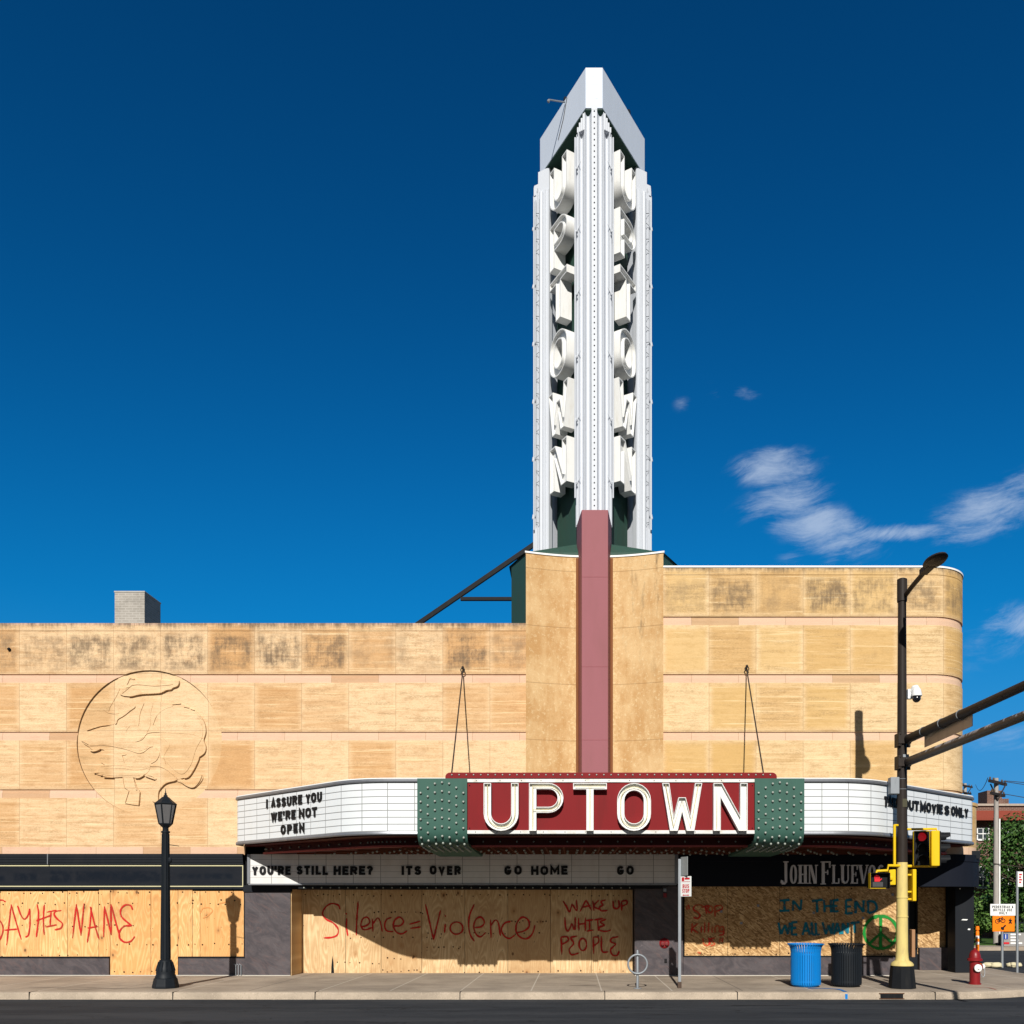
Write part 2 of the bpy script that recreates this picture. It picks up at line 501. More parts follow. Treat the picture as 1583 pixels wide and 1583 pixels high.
def osb():
    m = Mat('strand_board', (.5, .3, .12), .8, spec=.2)
    v = m.obj(); x, y, z = m.xyz(v)
    p = m.comb(x, z, 0)
    col = None
    for i, (ang, sx, sz) in enumerate([(.5, 38, 9), (-.6, 34, 8), (1.4, 40, 10), (2.2, 36, 9)]):
        vv = m.voronoi(m.mapping(p, (sx, sz, 1), loc=(i*3.7, i*1.9, 0), rot=(0, 0, ang)), 1)
        r_, g_, b_ = m.xyz(vv.outputs['Color'])
        c = m.ramp(r_, [(0, (.22, .115, .045)), (.35, (.40, .235, .10)), (.7, (.55, .345, .155)), (1, (.72, .49, .25))])
        if col is None: col = c
        else: col = m.mix(m.step(g_, .42, .5), col, c)
    bigv = m.noise(p, 1.3, 4, .6)
    col = m.mix(m.mul(m.step(bigv, .4, .7), .3), col, (.36, .19, .065))
    m.color(col); m.bump(m.noise(p, 40, 3), .2, .004)
    return m
M['osb'] = osb()

def granite(name, base, vein, pink):
    m = Mat(name, base, .5, spec=.22)
    v = m.pos()
    q = m.mapping(v, (1.0, 1.0, 1.9), rot=(0, R(-32), 0))
    wv_ = m.noise(q, 1.6, 8, .68, 1.6)
    w2 = m.noise(m.mapping(v, (.8, .8, 2.6), loc=(5, 2, 1), rot=(0, R(-35), 0)), 2.0, 7, .65, 2.2)
    gr = m.noise(v, 90, 2, .7)
    col = m.mix(m.step(wv_, .35, .68), base, vein)
    col = m.mix(m.mul(m.step(w2, .50, .68), .75), col, pink)
    col = m.mix(m.mul(m.step(w2, .36, .28), .5), col, tuple(c*1.9 for c in vein))
    col = m.mix(m.mul(gr, .5), col, tuple(c*.55 for c in base))
    sc = m.noise(m.mapping(v, (3, 3, 8), rot=(0, R(25), 0)), 3, 6, .8)
    col = m.mix(m.mul(m.step(sc, .66, .72), .35), col, (.34, .31, .30))
    x, y, z = m.xyz(v)
    jn = m.step(m.math('ABSOLUTE', m.sub(m.math('FRACT', m.mul(m.add(z, .13), .86)), .5)), .004, .002)
    col = m.mix(m.mul(jn, .5), col, (.03, .025, .025))
    m.color(col); m.rough(m.add(.45, m.mul(gr, .25)))
    return m
M['granite'] = granite('polished_granite', (.062, .054, .060), (.118, .100, .104), (.135, .092, .088))

def stucco():
    m = Mat('weathered_terracotta', (.5, .32, .14), .9, spec=.15)
    v = m.pos(); x, y, z = m.xyz(v)
    a = m.noise(v, .9, 6, .62); b = m.noise(v, 14, 5, .75); c = m.noise(m.mapping(v, (3, 3, .8)), 1.4, 6, .65)
    col = m.mix(m.step(m.add(m.mul(a, .6), m.mul(c, .4)), .40, .62), (.60, .405, .205), (.465, .265, .108))
    col = m.mix(m.mul(m.step(b, .54, .64), .55), col, (.68, .53, .31))
    d = m.noise(v, 45, 3, .8)
    col = m.mix(m.mul(m.step(d, .5, .7), .4), col, (.36, .22, .10))
    col = m.mix(m.mul(m.step(b, .40, .34), .35), col, (.36, .20, .075))
    # worn pale margins beside the fin and soot towards the top
    dist = m.math('ABSOLUTE', m.sub(x, .525))
    pale = m.mul(m.step(dist, .75, .42), m.step(m.add(b, m.mul(a, .6)), .72, .95))
    col = m.mix(m.mul(pale, .7), col, (.70, .52, .29))
    s1 = m.noise(m.mapping(v, (5, 5, 1.1)), 1.1, 7, .7)
    soot = m.mul(m.mul(m.step(s1, .50, .72), m.step(z, 7.0, 9.4)), m.step(x, 1.0, 1.9))
    col = m.mix(m.mul(soot, .75), col, (.12, .085, .05))
    hz = m.math('FRACT', m.math('DIVIDE', m.sub(z, 8.86), 1.44))
    jn = m.step(m.math('MINIMUM', hz, m.sub(1, hz)), .009, .004)
    col = m.mix(m.mul(jn, .5), col, (.22, .12, .05))
    m.color(col); m.bump(m.add(b, m.mul(m.noise(v, 50, 3), .5)), .35, .012)
    return m
M['stucco'] = stucco()

def concrete(name, base, joints=True, speck=.25):
    m = Mat(name, base, .9, spec=.2)
    v = m.pos(); x, y, z = m.xyz(v)
    a = m.noise(v, .7, 6, .62); b = m.noise(v, 45, 4, .7); c = m.noise(m.mapping(v, (.5, 2.0, 1)), 1.2, 6, .7)
    slab = m.white(m.comb(m.math('FLOOR', m.math('DIVIDE', m.add(x, 2.376), 1.48)), m.math('FLOOR', m.mul(y, .68)), 0))
    col = m.mix(m.step(a, .35, .66), base, tuple(k*.68 for k in base))
    col = m.mix(m.mul(m.step(c, .48, .72), .65), col, tuple(k*.50 for k in base))
    gv = m.voronoi(v, 3.2)
    gum = m.mul(m.step(gv.outputs['Distance'], .10, .06), m.step(m.xyz(gv.outputs['Color'])[0], .72, .74))
    col = m.mix(m.mul(gum, .6), col, tuple(k*.3 for k in base))
    mid = m.noise(v, 6, 6, .75)
    col = m.mix(m.mul(m.step(mid, .5, .7), .45), col, tuple(k*.62 for k in base))
    if joints: col = m.mix(m.mul(slab, .22), col, tuple(k*.7 for k in base))
    col = m.mix(m.mul(m.step(b, .54, .72), speck*2), col, tuple(k*.45 for k in base))
    col = m.mix(m.mul(m.step(b, .42, .3), speck*2), col, tuple(min(.75, k*1.4) for k in base))
    if joints:
        fx = m.math('FRACT', m.math('DIVIDE', m.add(x, 2.376), 1.48))
        jx = m.step(m.math('MINIMUM', fx, m.sub(1, fx)), .012, .006)
        pale = m.step(m.white(m.comb(m.math('FLOOR', m.add(m.math('DIVIDE', m.add(x, 2.376), 1.48), .5)), 0, 2)), .3, .32)
        col = m.mix(m.mul(jx, .8), col, m.mix(pale, (.12, .10, .085), (.58, .51, .42)))
        jy = m.step(m.math('ABSOLUTE', m.add(y, 1.9)), .014, .007)
        col = m.mix(m.mul(jy, .35), col, (.16, .135, .115))
        crack = m.noise(m.mapping(v, (.35, 1.8, 1), loc=(2, 0, 0)), 1.2, 7, .6, 1.0)
        ck = m.mul(m.step(m.math('ABSOLUTE', m.sub(crack, .5)), .006, .002), m.step(a, .5, .6))
        col = m.mix(m.mul(ck, .6), col, (.06, .05, .045))
    m.color(col); m.bump(b, .3, .004)
    return m
M['sidewalk'] = concrete('sidewalk_concrete', (.43, .35, .27))
M['kerb'] = concrete('kerb_concrete', (.46, .375, .285), False, .5)

def asphalt():
    m = Mat('asphalt', (.045, .046, .048), .92, spec=.08)
    v = m.pos(); x, y, z = m.xyz(v)
    a = m.noise(m.mapping(v, (.25, 1.2, 1)), 1, 7, .65); b = m.noise(v, 70, 3, .75)
    col = m.mix(m.step(a, .35, .7), (.030, .033, .038), (.046, .049, .054))
    col = m.mix(m.mul(m.step(b, .58, .74), .5), col, (.13, .125, .12))
    col = m.mix(m.mul(m.step(b, .42, .3), .5), col, (.018, .018, .019))
    ck = m.noise(m.mapping(v, (.3, .9, 1)), .9, 6, .55, 1.2)
    pt = m.noise(m.mapping(v, (.12, .9, 1), loc=(4, 1, 0)), 1.5, 5, .6)
    col = m.mix(m.mul(m.step(pt, .50, .60), .55), col, (.060, .062, .066))
    c1 = m.step(m.math('ABSOLUTE', m.sub(ck, .5)), .007, .002)
    col = m.mix(m.mul(c1, .6), col, (.012, .012, .012))
    m.color(col); m.bump(b, .5, .008)
    return m
M['asphalt'] = asphalt()

M['white_metal'] = paint('white_painted_steel', (.575, .60, .645), .42, .10, 2.0, dirtc=(.50, .50, .50))
M['cap_metal'] = paint('pale_grey_steel', (.60, .655, .745), .45, .06, 1.0)
M['letter_white'] = paint('cream_enamel', (.76, .76, .745), .45, .12, 4.0, dirtc=(.50, .42, .28))
M['letter_face'] = paint('aged_enamel_face', (.77, .76, .71), .5, .14, 6.0, dirtc=(.40, .30, .14))
M['dark_green'] = paint('dark_green_paint', (.030, .072, .055), .5, .2, 3, dirtc=(.05, .055, .045))
M['green'] = paint('teal_green_enamel', (.046, .112, .088), .42, .26, 2, dirtc=(.04, .08, .065))
M['pink'] = paint('dusty_rose_paint', (.295, .108, .122), .6, .24, .8, dirtc=(.24, .10, .10))
M['red'] = paint('deep_red_enamel', (.19, .009, .011), .42, .28, 1.6, dirtc=(.13, .012, .012))
M['maroon'] = paint('maroon_soffit', (.075, .010, .009), .5, .2, 3)
M['black'] = paint('black_paint', (.012, .013, .015), .5, .2, 3, dirtc=(.035, .033, .03), spec=.05)
M['charcoal'] = paint('charcoal_panel', (.016, .018, .022), .45, .2, 1.5, dirtc=(.026, .027, .028), spec=.05)
M['navy'] = paint('blue_black_fascia', (.011, .013, .020), .4, .15, 1.5, spec=.05)
M['steel'] = paint('dull_steel_trim', (.24, .25, .27), .38, .25, 4, metal=.5, spec=.4)
M['galv'] = paint('galvanised_pipe', (.27, .29, .31), .5, .22, 6, metal=.3)
M['coping_white'] = paint('white_metal_coping', (.80, .80, .78), .5, .06)
M['bulb'] = paint('clear_bulb_glass', (.60, .58, .52), .2, .05, spec=.6)
M['socket'] = paint('dull_bulb', (.30, .33, .29), .25, .1, spec=.7)
M['neon'] = paint('unlit_neon_tube', (.66, .58, .33), .25, .15, 8, spec=.6)
M['iron_black'] = paint('cast_iron_black', (.010, .013, .017), .42, .2, 5, dirtc=(.018, .020, .023), spec=.16)
M['bronze'] = paint('dark_bronze_pole', (.028, .022, .019), .48, .2, 4, dirtc=(.05, .04, .033))
M['pale_yellow'] = paint('faded_yellow_paint', (.66, .52, .19), .5, .32, 5, dirtc=(.42, .33, .15))
M['yellow'] = paint('signal_yellow', (.72, .47, .012), .45, .12, 4)
M['blue'] = paint('bright_blue_powdercoat', (.004, .19, .56), .42, .22, 5, dirtc=(.03, .16, .36))
M['red_hyd'] = paint('hydrant_red', (.22, .010, .013), .38, .3, 8, spec=.3, dirtc=(.12, .02, .018))
M['white'] = paint('white_sign_face', (.76, .76, .74), .5, .05)
M['orange'] = paint('orange_sign_face', (.85, .20, .008), .5, .05)
M['dark_text'] = paint('black_letters', (.012, .012, .013), .45, .05)
M['red_text'] = paint('red_sign_ink', (.50, .02, .03), .5, .05)
M['grey_brick'] = None
def spray(name, c, c2, soft=.5, patch=.25):
    """paint sprayed or brushed on boards: ragged edge, thin patches where the board shows through"""
    m = Mat(name, c, .6, spec=.12)
    u, v, _ = m.xyz(m.uv('wall'))
    e = m.math('SUBTRACT', 1.0, m.math('ABSOLUTE', m.sub(m.mul(v, 2), 1.0)))
    n = m.noise(m.pos(), 26, 4, .7); n2 = m.noise(m.pos(), 140, 2, .8); n3 = m.noise(m.pos(), 4.5, 4, .6)
    al = m.step(m.add(m.add(e, m.mul(m.sub(n, .5), .55)), m.mul(m.sub(n2, .5), .55)), .12, .12+soft)
    al = m.mul(al, m.sub(1.0, m.mul(m.step(m.add(n3, m.mul(n2, .25)), .58, .78), patch)))
    m.color(m.mix(m.step(n3, .4, .65), c, c2))
    m.put(m.b.inputs['Alpha'], al)
    return m
M['spray_red'] = spray('red_spray_paint', (.50, .018, .016), (.40, .022, .02))
M['spray_orange'] = spray('orange_red_spray_paint', (.52, .03, .02), (.56, .12, .04), .6, .4)
M['teal'] = spray('teal_brush_paint', (.010, .185, .25), (.015, .13, .19), .25, .35)
M['spray_green'] = spray('green_spray_paint', (.012, .24, .035), (.02, .18, .03), .4, .2)
M['glass_grey'] = paint('frosted_lamp_glass', (.13, .125, .125), .25, .2, 4, spec=.6)
M['cable'] = paint('dark_cable', (.045, .036, .030), .6, .2)
M['wood_pole'] = paint('weathered_wood_pole', (.36, .33, .30), .85, .3, 5)
M['sandbag'] = paint('cream_sandbag', (.62, .55, .36), .9, .2, 6, streak=False)
M['roof'] = paint('roof_membrane', (.16, .16, .16), .9, .2)

def brick(name, c1, c2, mortar, scale=1.0):
    m = Mat(name, c1, .9, spec=.2)
    x, y, z = m.xyz(m.pos())
    n = m.node('ShaderNodeTexBrick')
    m.put(n.inputs['Vector'], m.comb(m.add(x, y), z, 0))
    m.put(n.inputs['Color1'], c1); m.put(n.inputs['Color2'], c2); m.put(n.inputs['Mortar'], mortar)
    n.inputs['Scale'].default_value = scale; n.inputs['Mortar Size'].default_value = .012
    n.inputs['Brick Width'].default_value = .22; n.inputs['Row Height'].default_value = .075
    d = m.noise(m.pos(), 1.5, 6, .7)
    m.color(m.mix(m.mul(m.step(d, .45, .75), .5), n.outputs[0], tuple(k*.45 for k in c1)))
    m.bump(n.outputs[1], -.3, .01)
    return m
M['grey_brick'] = brick('grey_painted_brick', (.36, .33, .29), (.30, .275, .24), (.42, .39, .35))
M['red_brick'] = brick('dark_red_brick', (.17, .075, .050), (.13, .055, .038), (.22, .17, .14))

def board_mat():
    m = Mat('letterboard_white', (.74, .76, .76), .35, spec=.4)
    u, v, _ = m.xyz(m.uv('wall'))
    r = m.math('FRACT', m.math('DIVIDE', m.sub(v, 3.365), .1465))
    c = m.math('FRACT', m.math('DIVIDE', m.add(u, .12), .575))
    l1 = m.step(m.math('MINIMUM', r, m.sub(1, r)), .075, .045)
    l2 = m.step(m.math('MINIMUM', c, m.sub(1, c)), .017, .010)
    cid = m.white(m.comb(m.math('FLOOR', m.math('DIVIDE', m.add(u, .12), .575)), 0, 0))
    g = m.noise(m.comb(m.mul(u, 3), v, 0), 1.4, 5, .6)
    col = m.mix(m.mul(cid, .30), (.70, .72, .73), (.60, .635, .66))
    col = m.mix(m.mul(m.step(g, .45, .8), .3), col, (.60, .60, .56))
    col = m.mix(m.mul(m.math('MAXIMUM', l1, l2), .78), col, (.09, .085, .08))
    m.color(col); return m
M['board'] = board_mat()
def board2_mat():
    m = Mat('lower_letterboard_white', (.7, .7, .7), .4, spec=.4)
    x, y, z = m.xyz(m.pos())
    r = m.math('FRACT', m.math('DIVIDE', m.sub(z, 2.335), .152))
    c = m.math('FRACT', m.math('DIVIDE', m.add(x, 8.13-.54), .685))
    l1 = m.step(m.math('MINIMUM', r, m.sub(1, r)), .045, .02)
    l2 = m.step(m.math('MINIMUM', c, m.sub(1, c)), .014, .007)
    g = m.noise(m.comb(m.mul(x, 2), 0, z), 1.2, 6, .65)
    col = m.mix(m.mul(m.step(g, .4, .75), .5), (.66, .65, .63), (.50, .47, .44))
    col = m.mix(m.mul(m.math('MAXIMUM', m.mul(l1, .7), l2), .75), col, (.10, .095, .09))
    m.color(col); return m
M['board2'] = board2_mat()

def emit(name, c, e):
    m = Mat(name, c, .4); m.put(m.b.inputs['Emission Color'], c); m.b.inputs['Emission Strength'].default_value = e
    return m
M['lamp_red'] = emit('lit_red_lens', (.55, .012, .02), .35)

def leafmat(name, a, b, c):
    m = Mat(name, a, .6, spec=.25)
    g = m.node('ShaderNodeNewGeometry')
    col = m.ramp(g.outputs['Random Per Island'], [(0, a), (.55, b), (1, c)])
    m.color(col)
    m.b.inputs['Transmission Weight'].default_value = 0
    m.b.inputs['Subsurface Weight'].default_value = 0
    return m
M['leaf'] = leafmat('tree_leaves', (.022, .060, .012), (.040, .100, .018), (.075, .145, .028))
M['leaf_bush'] = leafmat('bush_leaves', (.035, .085, .015), (.07, .14, .025), (.12, .20, .04))
M['bark'] = paint('bark', (.10, .075, .055), .9, .3, 6)
M['grass'] = paint('grass_green', (.05, .10, .02), .9, .3, 6, streak=False)

# ------------------------------------------------------------------ letters
def arc_(cx, cy, rx, ry, a0, a1, n=9):
    return [(cx+rx*math.cos(R(a0+(a1-a0)*i/n)), cy+ry*math.sin(R(a0+(a1-a0)*i/n))) for i in range(n+1)]
BLOCK = {
 'A': [[(0,0),(.5,1),(1,0)], [(.2,.32),(.8,.32)]], 'I': [[(.5,0),(.5,1)]], "'": [[(.5,1),(.5,.72)]],
 'B': [[(0,0),(0,1)], [(0,1),(.6,1)]+arc_(.6,.76,.36,.24,90,-90)+[(0,.52)], [(.6,.52)]+arc_(.6,.26,.4,.26,90,-90)+[(0,0)]],
 'C': [arc_(.5,.66,.5,.34,35,180)+arc_(.5,.34,.5,.34,180,340)], 'D': [[(0,0),(0,1),(.45,1)]+arc_(.45,.5,.55,.5,90,-90)+[(0,0)]],
 'E': [[(1,1),(0,1),(0,0),(1,0)], [(0,.52),(.85,.52)]], 'G': [arc_(.5,.64,.5,.36,38,180)+arc_(.5,.36,.5,.36,180,352)+[(1,.40),(.60,.40)]],
 'H': [[(0,0),(0,1)], [(1,0),(1,1)], [(0,.5),(1,.5)]], 'K': [[(0,0),(0,1)], [(1,1),(.05,.42)], [(.3,.58),(1,0)]], 'L': [[(0,1),(0,0),(1,0)]],
 'M': [[(0,0),(0,1),(.5,.25),(1,1),(1,0)]], 'N': [[(0,0),(0,1),(1,0),(1,1)]], 'O': [arc_(.5,.64,.5,.36,0,180)+arc_(.5,.36,.5,.36,180,360)+[(1,.64)]],
 'P': [[(0,0),(0,1),(.6,1)]+arc_(.6,.74,.4,.26,90,-90)+[(0,.48)]], 'R': [[(0,0),(0,1),(.6,1)]+arc_(.6,.75,.4,.25,90,-90)+[(0,.5)], [(.5,.5),(1,0)]],
 'S': [arc_(.5,.76,.48,.24,15,270)+arc_(.5,.26,.5,.26,90,-165)], 'T': [[(0,1),(1,1)], [(.5,1),(.5,0)]], 'U': [[(0,1)]+arc_(.5,.38,.5,.38,180,360)+[(1,1)]],
 'V': [[(0,1),(.5,0),(1,1)]], 'W': [[(0,1),(.24,0),(.5,.8),(.76,0),(1,1)]], 'Y': [[(0,1),(.5,.45),(1,1)], [(.5,.45),(.5,0)]],
 '?': [arc_(.5,.74,.5,.26,170,-80)+[(.5,.28)], [(.5,.0),(.5,.09)]], '&': [[(1,0),(.2,.75)]+arc_(.42,.82,.22,.18,180,0)+[(.1,.35)]+arc_(.42,.22,.36,.22,150,300)+[(1,.45)]],
}
def put_glyph(mb, ch, bold, o, right, up, nrm, wdt, h, depth):
    """one block capital made of raised strokes; bold = stroke width / height"""
    o, right, up, nrm = Vector(o), Vector(right), Vector(up), Vector(nrm)
    t = bold*h*.5
    for si, st in enumerate(BLOCK[ch]):
        pts = [Vector((t+p[0]*(wdt-2*t), t+p[1]*(h-2*t))) for p in st]
        if ch == 'I' or ch == "'": pts = [Vector((wdt/2, p.y)) for p in pts]
        pts = [p for i, p in enumerate(pts) if i == 0 or (p-pts[i-1]).length > 1e-6]
        k = len(pts); lf = []; rt = []
        for i, p in enumerate(pts):
            closed = (pts[0]-pts[-1]).length < 1e-6
            a = p-pts[i-1] if i > 0 else (pts[-1]-pts[-2] if closed else None)
            b = pts[i+1]-p if i < k-1 else (pts[1]-pts[0] if closed else None)
            ns = [Vector((-d.y, d.x)).normalized() for d in (a, b) if d is not None and d.length > 1e-7]
            nv = sum(ns, Vector((0, 0)))
            if nv.length < 1e-4: nv = ns[0].copy()
            nv.normalize(); nv /= max(.42, nv.dot(ns[0]))
            e = Vector((0, 0))
            if not closed and i == 0: e = -(b.normalized())*t*(1 if abs(b.x) < 1e-6 or abs(b.y) < 1e-6 else .3)
            if not closed and i == k-1: e = a.normalized()*t*(1 if abs(a.x) < 1e-6 or abs(a.y) < 1e-6 else .3)
            lf.append(p+nv*t+e); rt.append(p-nv*t+e)
        dd = depth+si*.0006; n = len(mb.v)
        for q in range(k):
            for p_, d_ in ((lf[q], 0), (lf[q], dd), (rt[q], dd), (rt[q], 0)):
                mb.v.append(tuple(o+right*p_.x+up*p_.y+nrm*(d_ - (q*.00002 if d_ else 0))))
        for q in range(k-1):
            for j in range(4):
                j2 = (j+1) % 4; mb.f.append((n+4*q+j, n+4*q+j2, n+4*q+4+j2, n+4*q+4+j))
        mb.f.append((n, n+3, n+2, n+1)); mb.f.append((n+4*k-4, n+4*k-3, n+4*k-2, n+4*k-1))

CW = {'I': .34, "'": .26, 'W': 1.35, 'M': 1.25, '1': .5, 'N': 1.05, 'O': 1.05, 'J': .8, ' ': .5, 'L': .85, 'E': .85, 'S': .95, 'T': .9, 'F': .85, '?': .85}
def layout(txt, gap=.28):
    """(char, x0, width) list normalised to total width 1"""
    x = 0; out = []
    for ch in txt:
        cw = CW.get(ch, 1.0)
        if ch != ' ': out.append((ch, x, cw))
        x += cw + gap
    T = x-gap
    return [(c, a/T, b/T) for c, a, b in out]

def flat_text(txt, x0, x1, z, h, Y, mat, parent, name, bold=.17, depth=.002, gap=.3):
    mb = MB()
    for ch, a, b in layout(txt, gap):
        put_glyph(mb, ch, bold, (x0+(x1-x0)*a, Y, z), (1,0,0), (0,0,1), (0,-1,0), (x1-x0)*b, h, depth)
    return obj(name, mb, mat, parent)

def stroke_ribbons(strokes, conv, Y, width, mat, parent, name, taper=True, vary=.45):
    mb = MB(); mb.uv = {}
    soft = not mat.m.name.startswith('black'); width *= 1.55 if soft else 1
    for si, st in enumerate(strokes):
        pts = [Vector(conv(*p)) for p in st]
        pts = catmull(pts, 5) if len(st) > 2 else [pts[0]+(pts[1]-pts[0])*i/4 for i in range(5)]
        n0 = len(mb.v); k = len(pts)
        for i, p in enumerate(pts):
            d = (pts[min(i+1, k-1)]-pts[max(i-1, 0)])
            if d.length < 1e-6: d = Vector((1, 0))
            d.normalize(); nv = Vector((-d.y, d.x))
            wd = width*.5*(1+vary*(mnoise.noise(Vector((p.x*7, p.y*7, si)))))
            if taper and i in (0, k-1): wd *= .55
            yy = Y-.004-si*.0003-i*.00003
            a = p+nv*wd; b = p-nv*wd
            mb.uv[len(mb.v)] = (i*.1, 0, 0); mb.uv[len(mb.v)+1] = (i*.1, 1, 0)
            mb.v += [(a.x, yy, a.y), (b.x, yy, b.y)]
        for i in range(k-1):
            n = n0+2*i; mb.f.append((n, n+1, n+3, n+2))
    return obj(name, mb, mat, parent)

def ell(cx, cy, rx, ry, n=14, a0=0.0, a1=360.0):
    return [(cx+rx*math.cos(R(a0+(a1-a0)*i/n)), cy+ry*math.sin(R(a0+(a1-a0)*i/n))) for i in range(n+1)]

# channel letters U P T O W N (height 1): outer loop, holes, tube centre lines
def arc(cx, cy, r, a0, a1, n=12):
    return [(cx+r*math.cos(R(a0+(a1-a0)*i/n)), cy+r*math.sin(R(a0+(a1-a0)*i/n))) for i in range(n+1)]
def deco(ch, t):
    wd = .72; r = wd/2
    if ch == 'U':
        o = [(0,1)] + arc(r, r, r, 180, 360) + [(wd,1),(wd-t,1)] + arc(r, r, r-t, 360, 180) + [(t,1)]
        return wd, o, [], [[(t/2,.97)] + arc(r, r, r-t/2, 180, 360) + [(wd-t/2,.97)]]
    if ch == 'P':
        b = .31
        o = [(0,0),(0,1)] + [(wd-b,1)] + arc(wd-b, 1-b, b, 90, -90)[1:] + [(t,1-2*b),(t,0)]
        h = [(t,1-t*.8),(t,1-2*b+t*.8)] + arc(wd-b, 1-b, b-t*.8, -90, 90)
        return wd, o, [h], [[(t/2,.03),(t/2,.95)],[(t/2,1-t*.4),(wd-b,1-t*.4)] + arc(wd-b, 1-b, b-t*.4, 90, -90) + [(t/2,1-2*b+t*.4)]]
    if ch == 'T':
        o = [(0,1),(wd,1),(wd,1-t*.85),(r+t/2,1-t*.85),(r+t/2,0),(r-t/2,0),(r-t/2,1-t*.85),(0,1-t*.85)]
        return wd, o, [], [[(.04,1-t*.42),(wd-.04,1-t*.42)],[(r,.03),(r,.9)]]
    if ch == 'O':
        o = arc(r, r, r, 180, 360) + arc(r, 1-r, r, 0, 180)
        h = arc(r, 1-r, r-t, 180, 0) + arc(r, r, r-t, 360, 180)
        c = arc(r, r, r-t/2, 180, 360) + arc(r, 1-r, r-t/2, 0, 180); c.append(c[0])
        return wd, o, [h], [c]
    if ch == 'W':
        k = t/.16
        o = [(0,1),(.155*k,1),(.245,.30),(.345,.70),(.495,.70),(.595,.30),(.84-.155*k,1),(.84,1),(.675,0),(.515,0),(.42,.40),(.325,0),(.165,0)]
        return .84, o, [], [[(t/2,.97),(.24,.08),(.42,.66),(.60,.08),(.84-t/2,.97)]]
    if ch == 'N':
        o = [(0,0),(0,1),(t*1.2,1),(wd-t,.30),(wd-t,1),(wd,1),(wd,0),(wd-t*1.2,0),(t,.70),(t,0)]
        return wd, o, [], [[(t/2,.03),(t/2,.97),(wd-t/2,.03),(wd-t/2,.97)]]

def area2(p): return sum(p[i][0]*p[(i+1) % len(p)][1]-p[(i+1) % len(p)][0]*p[i][1] for i in range(len(p)))
def clean(p):
    out = []
    for q in p:
        if not out or (Vector(q)-Vector(out[-1])).length > 1e-5: out.append(q)
    if (Vector(out[0])-Vector(out[-1])).length < 1e-5: out.pop()
    return out
def inset(p, d):
    sgn = 1 if area2(p) > 0 else -1; out = []; k = len(p)
    for i in range(k):
        a = (Vector(p[i])-Vector(p[i-1])).normalized(); b = (Vector(p[(i+1) % k])-Vector(p[i])).normalized()
        n1 = Vector((-a.y, a.x))*sgn; n2 = Vector((-b.y, b.x))*sgn
        nv = (n1+n2)
        if nv.length < 1e-6: nv = n1.copy()
        nv.normalize(); nv /= max(.45, nv.dot(n1))
        q = Vector(p[i])+nv*d; out.append((q.x, q.y))
    return out

def channel_letter(ch, t, o, right, nrm, width, height, depth, rim, rec, matside, matface, parent, name='letter', tube=None):
    """letter box: side walls and rim (returned as the part) with its recessed face and neon tube as sub-parts"""
    wd, outer, holes, lines = deco(ch, t)
    sx = width/wd
    loops = [clean([(x*sx, y*height) for x, y in outer])] + [clean([(x*sx, y*height) for x, y in h]) for h in holes]
    o, right, nrm = Vector(o), Vector(right), Vector(nrm); up = Vector((0, 0, 1))
    P = lambda p, d: tuple(o + right*p[0] + up*p[1] + nrm*d)
    mb = MB(); fb = MB(); ins = []
    for li, lp in enumerate(loops):
        ip = inset(lp, rim if li == 0 else -rim); ins.append(ip)
        k = len(lp); n = len(mb.v)
        mb.v += [P(p, 0) for p in lp] + [P(p, depth) for p in lp] + [P(p, depth) for p in ip] + [P(p, depth-rec) for p in ip]
        for i in range(k):
            j = (i+1) % k
            for a in range(3): mb.f.append((n+a*k+i, n+a*k+j, n+(a+1)*k+j, n+(a+1)*k+i))
    flat = [p for ip in ins for p in ip]
    fb.v = [P(p, depth-rec+.001) for p in flat]
    for tr in tessellate_polygon([[Vector((p[0], p[1], 0)) for p in ip] for ip in ins]): fb.f.append(tuple(tr))
    L = obj(name, mb, matside, parent, smooth=35)
    obj('letter_face', fb, matface, L)
    if tube:
        tb = MB()
        for ln in lines:
            tb.tube([P((x*sx, y*height), depth-rec*.35) for x, y in ln], tube, 6)
        obj('neon_tube', tb, M['neon'], L, smooth=60)
    return L

# ================================================================== SETTING: road, kerb, pavement
mb = MB(); mb.quad((-300, -300, -.15), (400, -300, -.15), (400, 400, -.15), (-300, 400, -.15))
struct(obj('road', mb, M['asphalt']))
KY = -4.43
kpath = fillet([(-60, KY), (11.9, KY), (11.9, 60)], [0, 4.6, 0], 24)
mb = MB(); mb.sweep(kpath, [(0, -.16), (-.012, -.03), (-.03, -.006), (-.06, 0.0), (-.30, 0.003), (-.30, -.16)])
kerb = struct(obj('kerb', mb, M['kerb'], smooth=50))
inner_p = [(p[0], p[1]) for p in fillet([(-60, KY+.295), (11.9-.295, KY+.295), (11.9-.295, 60)], [0, 4.305, 0], 24)]
mb = MB(); mb.prism(inner_p + [(-60, 60)], -.16, 0.0)
struct(obj('pavement', mb, M['sidewalk']))
